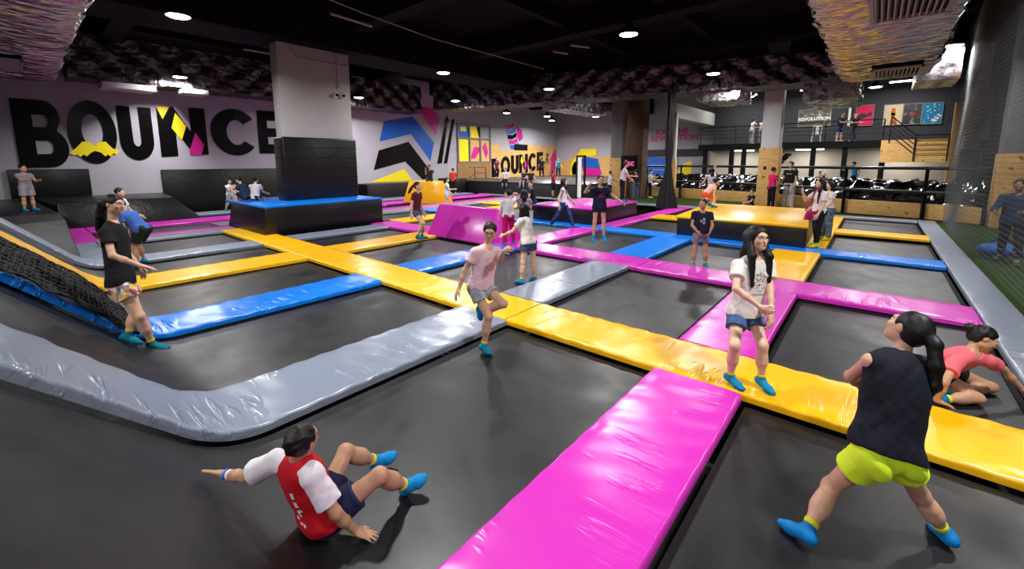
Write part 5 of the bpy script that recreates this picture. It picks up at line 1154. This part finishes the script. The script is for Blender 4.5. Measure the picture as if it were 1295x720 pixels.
x, y = at(663,300,D); fkp('girl in a grey tee with long hair seen from behind beside the low magenta stage', x, y, D, 1.42, 130, dict(sh=(30,20), el=(40,40)), .011, skin=SK1, hair='long', long_to=.3, top=T((150,146,152)), bottom=Bt((92,100,150), .6), socks=TEAL, cuff=None)
x, y = at(757,302,.33); fkp('girl in navy jumping in the air with both arms out', x, y, .33, 1.5, -48, dict(sh=(15,30), sab=(45,75), el=(25,95), inward=(0,-.3), hip=(4,4), knee=(10,10), toe=(38,38), pitch=8), .009, skin=SK2, hair='bun', top=T((30,30,62), hem=-.02), bottom=Bt((24,26,50), .36), socks=(0,140,190), cuff=None, extra=lambda b,base,J,f: print_on(b,'shirt',J['pelvis']*.45+J['neck']*.55,f['fwc'],f['rtc'],f['up'],[dash(-.07,-.02,-.05,.05,.02),dash(-.03,-.03,.0,.04,.02),dash(.02,-.03,.05,.05,.02),dash(-.06,-.07,.05,-.06,.02)],cloth((190,40,120))))
x, y = at(884,338,D); fkp('boy in a navy tee with a white print holding his hands together', x, y, D, hgt(884,338,252,D), -62, dict(sh=(14,14), el=(52,52), inward=(.75,.75), pitch=10, yaw=-35), .009, skin=SK3, top=T((30,34,54), hem=-.02), bottom=Bt((120,124,130), .62, True, flare=.014), socks=TEAL, cuff=CUFF, extra=lambda b,base,J,f: print_on(b,'shirt',J['pelvis']*.42+J['neck']*.58,f['fwc'],f['rtc'],f['up'],[disc(-.02,.04,.028),disc(.03,.0,.026),disc(-.02,-.045,.026),dash(-.05,-.01,-.01,.0,.018)],cloth((170,172,180))))
x, y = at(712,288,0); fkp('woman in a white sleeveless top and jeans walking along the blue mat', x, y, 0.0, hgt(712,288,223,0), 25, dict(hip=(26,-24), knee=(6,10), sh=(24,-24), el=(10,30), sab=(20,16)), .011, skin=SK1, hair='long', long_to=.4, top=T((226,226,226), sleeve=.12), bottom=Bt((44,66,112), 1.93, True), socks=TEAL, cuff=None)
x, y = at(690,266,.56); fkp('person in a black tee and jeans sitting on the edge of the low magenta stage', -9.6, 12.5, .56, 1.58, 225, dict(sit=.56, hip=(82,82), knee=(95,95), lean=10, sh=(40,40), el=(80,70), inward=(.6,.6), yaw=60), .011, skin=SK1, top=T((24,26,36)), bottom=Bt((58,74,108), 1.9, True), socks=TEAL, cuff=None)
fkp('boy in a light grey tee and black trousers standing on the low magenta stage', xv(787,15.8,1.2), 15.8, .56, 1.58, 35, dict(lean=10, sh=(40,30), el=(20,60), sab=(10,35)), .011, skin=SK2, top=T((188,186,192)), bottom=Bt((20,20,26), 1.9), socks=(0,120,190), cuff=None)
x, y = at(1031,312,.0); fkp('woman with long black hair in a white tee carrying the magenta shoulder bag', x, y, .0, hgt(1031,312,223,0)*.97, 215, dict(sh=(8,48), el=(20,100), inward=(.2,.3), sab=(8,8), hip=(8,-6), knee=(6,4)), .009, skin=SK1, hair='long', long_to=.5, top=T((226,218,220), hem=-.03, sleeve=.6), bottom=Bt((22,22,26), 1.85), socks=(214,206,40), cuff=None)
bx, by = x-.12, y-.25
x, y = at(1043,303,.0); fkp('person in grey jeans and a white tee close behind the woman with the magenta bag', x, y, .0, 1.6, 215, dict(sh=(20,20), el=(30,30)), .011, skin=SK1, hair='bob', top=T((216,210,206)), bottom=Bt((92,104,118), 1.92, True, loose=.03), socks=(214,206,40), cuff=None)
r = empty('shoulder_bag', (bx,by,.82)); mb = MB(); mb.hexa([(-.17,-.06,-.12),(.17,-.06,-.12),(.17,.06,-.12),(-.17,.06,-.12)],[(-.13,-.03,.1),(.13,-.03,.1),(.13,.03,.1),(-.13,.03,.1)]); o = mb.build('bag_body', cloth((158,16,86), .5), r, bevel=.03, seg=3); o.rotation_euler = (0,0,math.radians(40))
mb = MB(); mb.tube([(-.13,-.1,.1),(-.04,-.02,.35),(.05,.1,.62),(.12,.2,.66)], .016, 6); mb.tube([(.1,.1,.1),(.16,.2,.35),(.14,.22,.6)], .016, 6); mb.build('strap', cloth((158,16,86), .5), r, smooth=60); tag(r, 'magenta shoulder bag hanging at the side of the long haired woman', 'bag')
x, y = at(1262,333,-.02); x += .12; fkp('man in a dark blue jacket and black trousers walking on the turf behind the net', x, y, -.02, hgt(1260,333,226,-.02), 250, dict(sh=(20,20), el=(75,70), inward=(.5,.5), hip=(10,-10), knee=(8,14), sab=(18,18)), .0095, skin=(140,100,80), hair='short', top=T((30,44,70), hem=-.06, sleeve=1.6, loose=.03), bottom=Bt((20,20,24), 1.75, loose=.014), socks=(150,150,150), cuff=None, shoes=(60,60,64))
x, y = at(186,337,D); fkp('person in a blue shirt and dark green shorts bending over behind the girl in black', x, y, D, 1.62, 222, dict(lean=38, hip=(20,35), knee=(30,45), sh=(20,30), el=(15,20), pitch=-25), .0095, skin=SK3, top=T((52,92,170), hem=-.05, loose=.03, sleeve=.6), bottom=Bt((22,40,30), .7, loose=.03), socks=TEAL, cuff=None)
x, y = at(160,316,D); fkp('dark haired person in a white tee half hidden behind the one in blue', x, y, D, 1.62, 60, dict(sh=(20,20), el=(30,30)), .012, skin=SK2, top=T((204,204,208)), bottom=Bt((92,82,84), .75), socks=TEAL, cuff=None)
x, y = at(38,267,.86); fkp('boy in grey standing on the black platform by the left wall', x, y, .86, hgt(38,267,209,.86), 30, dict(sh=(35,45), el=(60,45), inward=(.3,.2), lean=-3), .011, skin=SK3, top=T((136,132,138), hem=-.04), bottom=Bt((150,146,150), .75, loose=.025), socks=(0,120,150), cuff=None)
fkp('small girl in white with pale trousers standing beside the grey mat by the wall', -22.15, 6.35, 0.0, 1.42, 30, dict(sh=(40,40), el=(70,70), hip=(14,-8), knee=(10,16)), .014, skin=SK1, hair='ponytail', long_to=.2, top=T((214,216,216)), bottom=Bt((176,180,186), 1.6), socks=(0,120,110), cuff=None)
x, y = at(327,256,.87); fkp('boy in a navy tee sitting with knees drawn up on the blue topped platform', -16.3, 5.15, .87, 1.5, 220, dict(sit=.87, hip=(122,118), knee=(128,124), lean=20, sh=(45,40), el=(100,125), inward=(.4,.4), pitch=-15), .011, skin=SK1, top=T((34,48,84)), bottom=Bt((28,30,40), .7), socks=(0,130,120), cuff=None)
fkp('girl in a pale tee sitting behind the boy in navy on the blue topped platform', -15.95, 5.3, .87, 1.45, 130, dict(sit=.87, hip=(118,118), knee=(125,125), lean=10, sh=(40,40), el=(40,40)), .013, skin=SK1, top=T((206,200,200)), bottom=Bt((40,40,52), 1.5), socks=(0,130,120), cuff=None)
x, y = at(566,265,0); fkp('small girl in a white dress like top looking right beyond the ridge block', x, y, 0.0, 1.45, 40, dict(sh=(10,30), el=(10,60)), .014, skin=SK1, hair='ponytail', long_to=.2, top=T((206,216,222), hem=-.12, flare=1.25), bottom=Bt((180,200,206), .6), socks=TEAL, cuff=None)
fkp('person in an orange red tee standing in front of the painted arrows', -21.75, 19.4, 0.0, 1.75, 130, dict(sh=(20,20), el=(30,30)), .015, skin=SK3, top=T((196,62,40)), bottom=Bt((26,24,28), 1.8), socks=None)
fkp('person in dark grey sitting on top of the far yellow block', -18.5, 14.8, 1.12, 1.6, -40, dict(sit=1.12, hip=(85,85), knee=(85,85), sh=(40,60), el=(60,110), lean=8), .015, skin=SK3, top=T((54,52,50)), bottom=Bt((40,38,42), 1.8), socks=None)
# spectators on the stage
fkp('person in a maroon tee standing at the left end of the stage', xv(628,24), 24.0, .84, 1.6, -20, dict(sh=(10,10), el=(30,30)), .015, skin=SK2, top=T((88,26,40)), bottom=Bt((24,22,26), 1.7), socks=None)
fkp('person in a white shirt and black trousers sitting on the stage edge', xv(640,21.6), 21.55, .84, 1.6, -60, dict(sit=.84, hip=(84,84), knee=(88,80), sh=(30,30), el=(50,50), inward=(.4,.4)), .014, skin=SK1, top=T((216,220,224)), bottom=Bt((22,22,24), 1.5), socks=TEAL, cuff=None)
fkp('person in navy with teal socks sitting on the stage edge, left of a pair', xv(664,21.6), 21.55, .84, 1.55, -80, dict(sit=.84, hip=(84,84), knee=(86,78), sh=(30,30), el=(50,50)), .015, skin=SK1, top=T((40,46,74)), bottom=Bt((36,40,60), .8), socks=TEAL, cuff=None)
fkp('person in dark brown with teal socks sitting on the stage edge, right of a pair', xv(672,21.6), 21.55, .84, 1.55, -50, dict(sit=.84, hip=(84,84), knee=(86,78), sh=(30,30), el=(50,50)), .015, skin=SK2, top=T((58,44,34)), bottom=Bt((30,26,26), .8), socks=TEAL, cuff=None)
fkp('person all in black standing on the stage in front of the plywood lettering', xv(685,27), 27.0, .84, 1.65, 130, dict(sh=(10,10), el=(20,20)), .016, skin=SK3, top=T((20,20,22)), bottom=Bt((18,18,20), 1.8), socks=None)
fkp('person in a teal tee standing on the stage beside the magenta arrow', xv(706,28), 28.0, .84, 1.6, -40, dict(sh=(20,30), el=(40,60)), .016, skin=SK3, top=T((30,120,140)), bottom=Bt((40,40,60), 1.7), socks=None)
x, y = at(703,251,-.05); fkp('person in a dark red tee and black shorts standing in front of the stage', x, 20.95, 0.0, 1.62, 20, dict(sh=(50,50), el=(60,60), inward=(.3,.3)), .014, skin=SK3, top=T((150,30,54), hem=-.05), bottom=Bt((18,18,20), .9, loose=.03), socks=(30,30,34), cuff=None)
# near the fence
x, y = at(771,254,-.02); fkp('person in a white tee with black vest standing behind the boy on the magenta stage', x, y, -.02, 1.65, 30, dict(sh=(50,20), el=(20,30)), .014, skin=SK2, top=T((200,200,204)), bottom=Bt((30,30,36), 1.8), socks=None)
fkp('man in a black tee and blue jeans watching from the turf', xv(804,23.3,.8), 23.3, -.02, 1.72, 150, dict(sh=(20,30), el=(60,70), inward=(.5,.5)), .013, skin=SK2, top=T((26,26,30)), bottom=Bt((70,92,128), 1.92, True, loose=.02), socks=None, shoes=(70,70,74))
x, y = at(819,247,-.02); fkp('person in a pale shirt standing just left of the hanging net bundle', xv(823,24.5), 24.5, -.02, 1.7, 10, dict(sh=(20,30), el=(60,90)), .015, skin=SK1, top=T((206,204,210)), bottom=Bt((22,22,26), 1.85), socks=None)
x, y = at(897,263,-.02); fkp('girl in a lavender top standing on the turf with her back turned', x, y, -.02, hgt(897,263,212,-.02), 130, dict(sh=(30,120), el=(30,80)), .014, skin=SK1, hair='long', long_to=.3, top=T((168,164,198), sleeve=0), bottom=Bt((60,60,80), .6), socks=TEAL, cuff=None)
x, y = at(884,270,.6); fkp('girl in a peach top and orange shorts crouching on the yellow wedge', -4.35, 15.2, .6, 1.4, 40, dict(lean=42, hip=(85,80), knee=(105,100), sh=(40,30), el=(20,20), pitch=-8), .012, skin=SK1, hair='bun', top=T((226,184,168), hem=.04), bottom=Bt((226,84,40), .6, loose=.02), socks=TEAL, cuff=None)
x, y = at(947,264,-.02); fkp('person in a black tee and red shorts sitting on the turf before the fence', x, y+.15, -.02, 1.6, 225, dict(sit=-.02, hip=(110,80), knee=(100,50), lean=-8, sh=(30,-10), el=(40,10)), .013, skin=SK2, top=T((24,24,26)), bottom=Bt((196,44,66), .8), socks=(24,24,26), cuff=None)
x, y = at(974,265,-.02); fkp('boy in a bright pink tee and black trousers standing by the wooden column foot', x, y, -.02, hgt(974,263,211,-.02), 40, dict(sh=(10,20), el=(20,50)), .013, skin=SK3, top=T((206,32,92), hem=-.05), bottom=Bt((20,20,26), 1.85), socks=None, shoes=(60,60,64))
x, y = at(996,265,-.02); fkp('man in a black tee with white lettering and pale grey trousers', x, y, -.02, hgt(996,263,204,-.02), 245, dict(sh=(10,10), el=(20,20)), .013, skin=SK2, top=T((20,20,24), hem=-.06), bottom=Bt((178,176,174), 1.92, loose=.03), socks=None, shoes=(150,150,150), extra=lambda b,base,J,f: print_on(b,'shirt',J['pelvis']*.3+J['neck']*.7,f['fwc'],f['rtc'],f['up'],[dash(-.12+.05*i,.03,-.085+.05*i,.03,.03) for i in range(5)],cloth((210,210,214))))
fkp('boy in a turquoise tee running behind the fence on the air bags', xv(1081,24.4), 24.4, 1.0, 1.25, 210, dict(hip=(60,-20), knee=(70,40), sh=(-40,50), el=(70,70), lean=10), .014, skin=SK2, top=T((20,150,190)), bottom=Bt((22,22,26), .7), socks=TEAL, cuff=None)
fkp('person in white standing below the mezzanine behind the man in black', xv(1006,29.0), 29.0, -.02, 1.75, 220, dict(sh=(20,20), el=(40,40)), .016, skin=SK1, top=T((200,202,206)), bottom=Bt((80,96,126), 1.9, True), socks=None)
fkp('child with dark hair standing below the mezzanine behind the air bags', xv(1038,28.6), 28.6, -.02, 1.6, -40, dict(sh=(150,60), el=(70,40)), .016, skin=SK2, top=T((60,50,48)), bottom=Bt((40,40,50), 1.8), socks=None)
for px, v, rgb, b, fc, t in ((951,31.6,(206,204,200),(170,170,170),40,'person in pale clothes walking on the mezzanine left of the silver column'),(963,31.9,(190,186,188),(170,170,176),60,'person in a light grey top next to the silver column on the mezzanine'),(1062,31.2,(26,26,30),(50,74,120),-40,'person in a black tee and blue shorts leaning on the mezzanine railing'),(1079,32.1,(36,32,38),(60,66,80),-60,'person in dark clothes leaning on the mezzanine railing before the pink poster')):
    fkp(t, xv(px,v,4), v, 3.22, 1.68, fc, dict(sh=(40,40), el=(60,60), inward=(.3,.3), lean=8), .016, skin=SK2, top=T(rgb), bottom=Bt(b, .8 if px == 1062 else 1.85), socks=None)
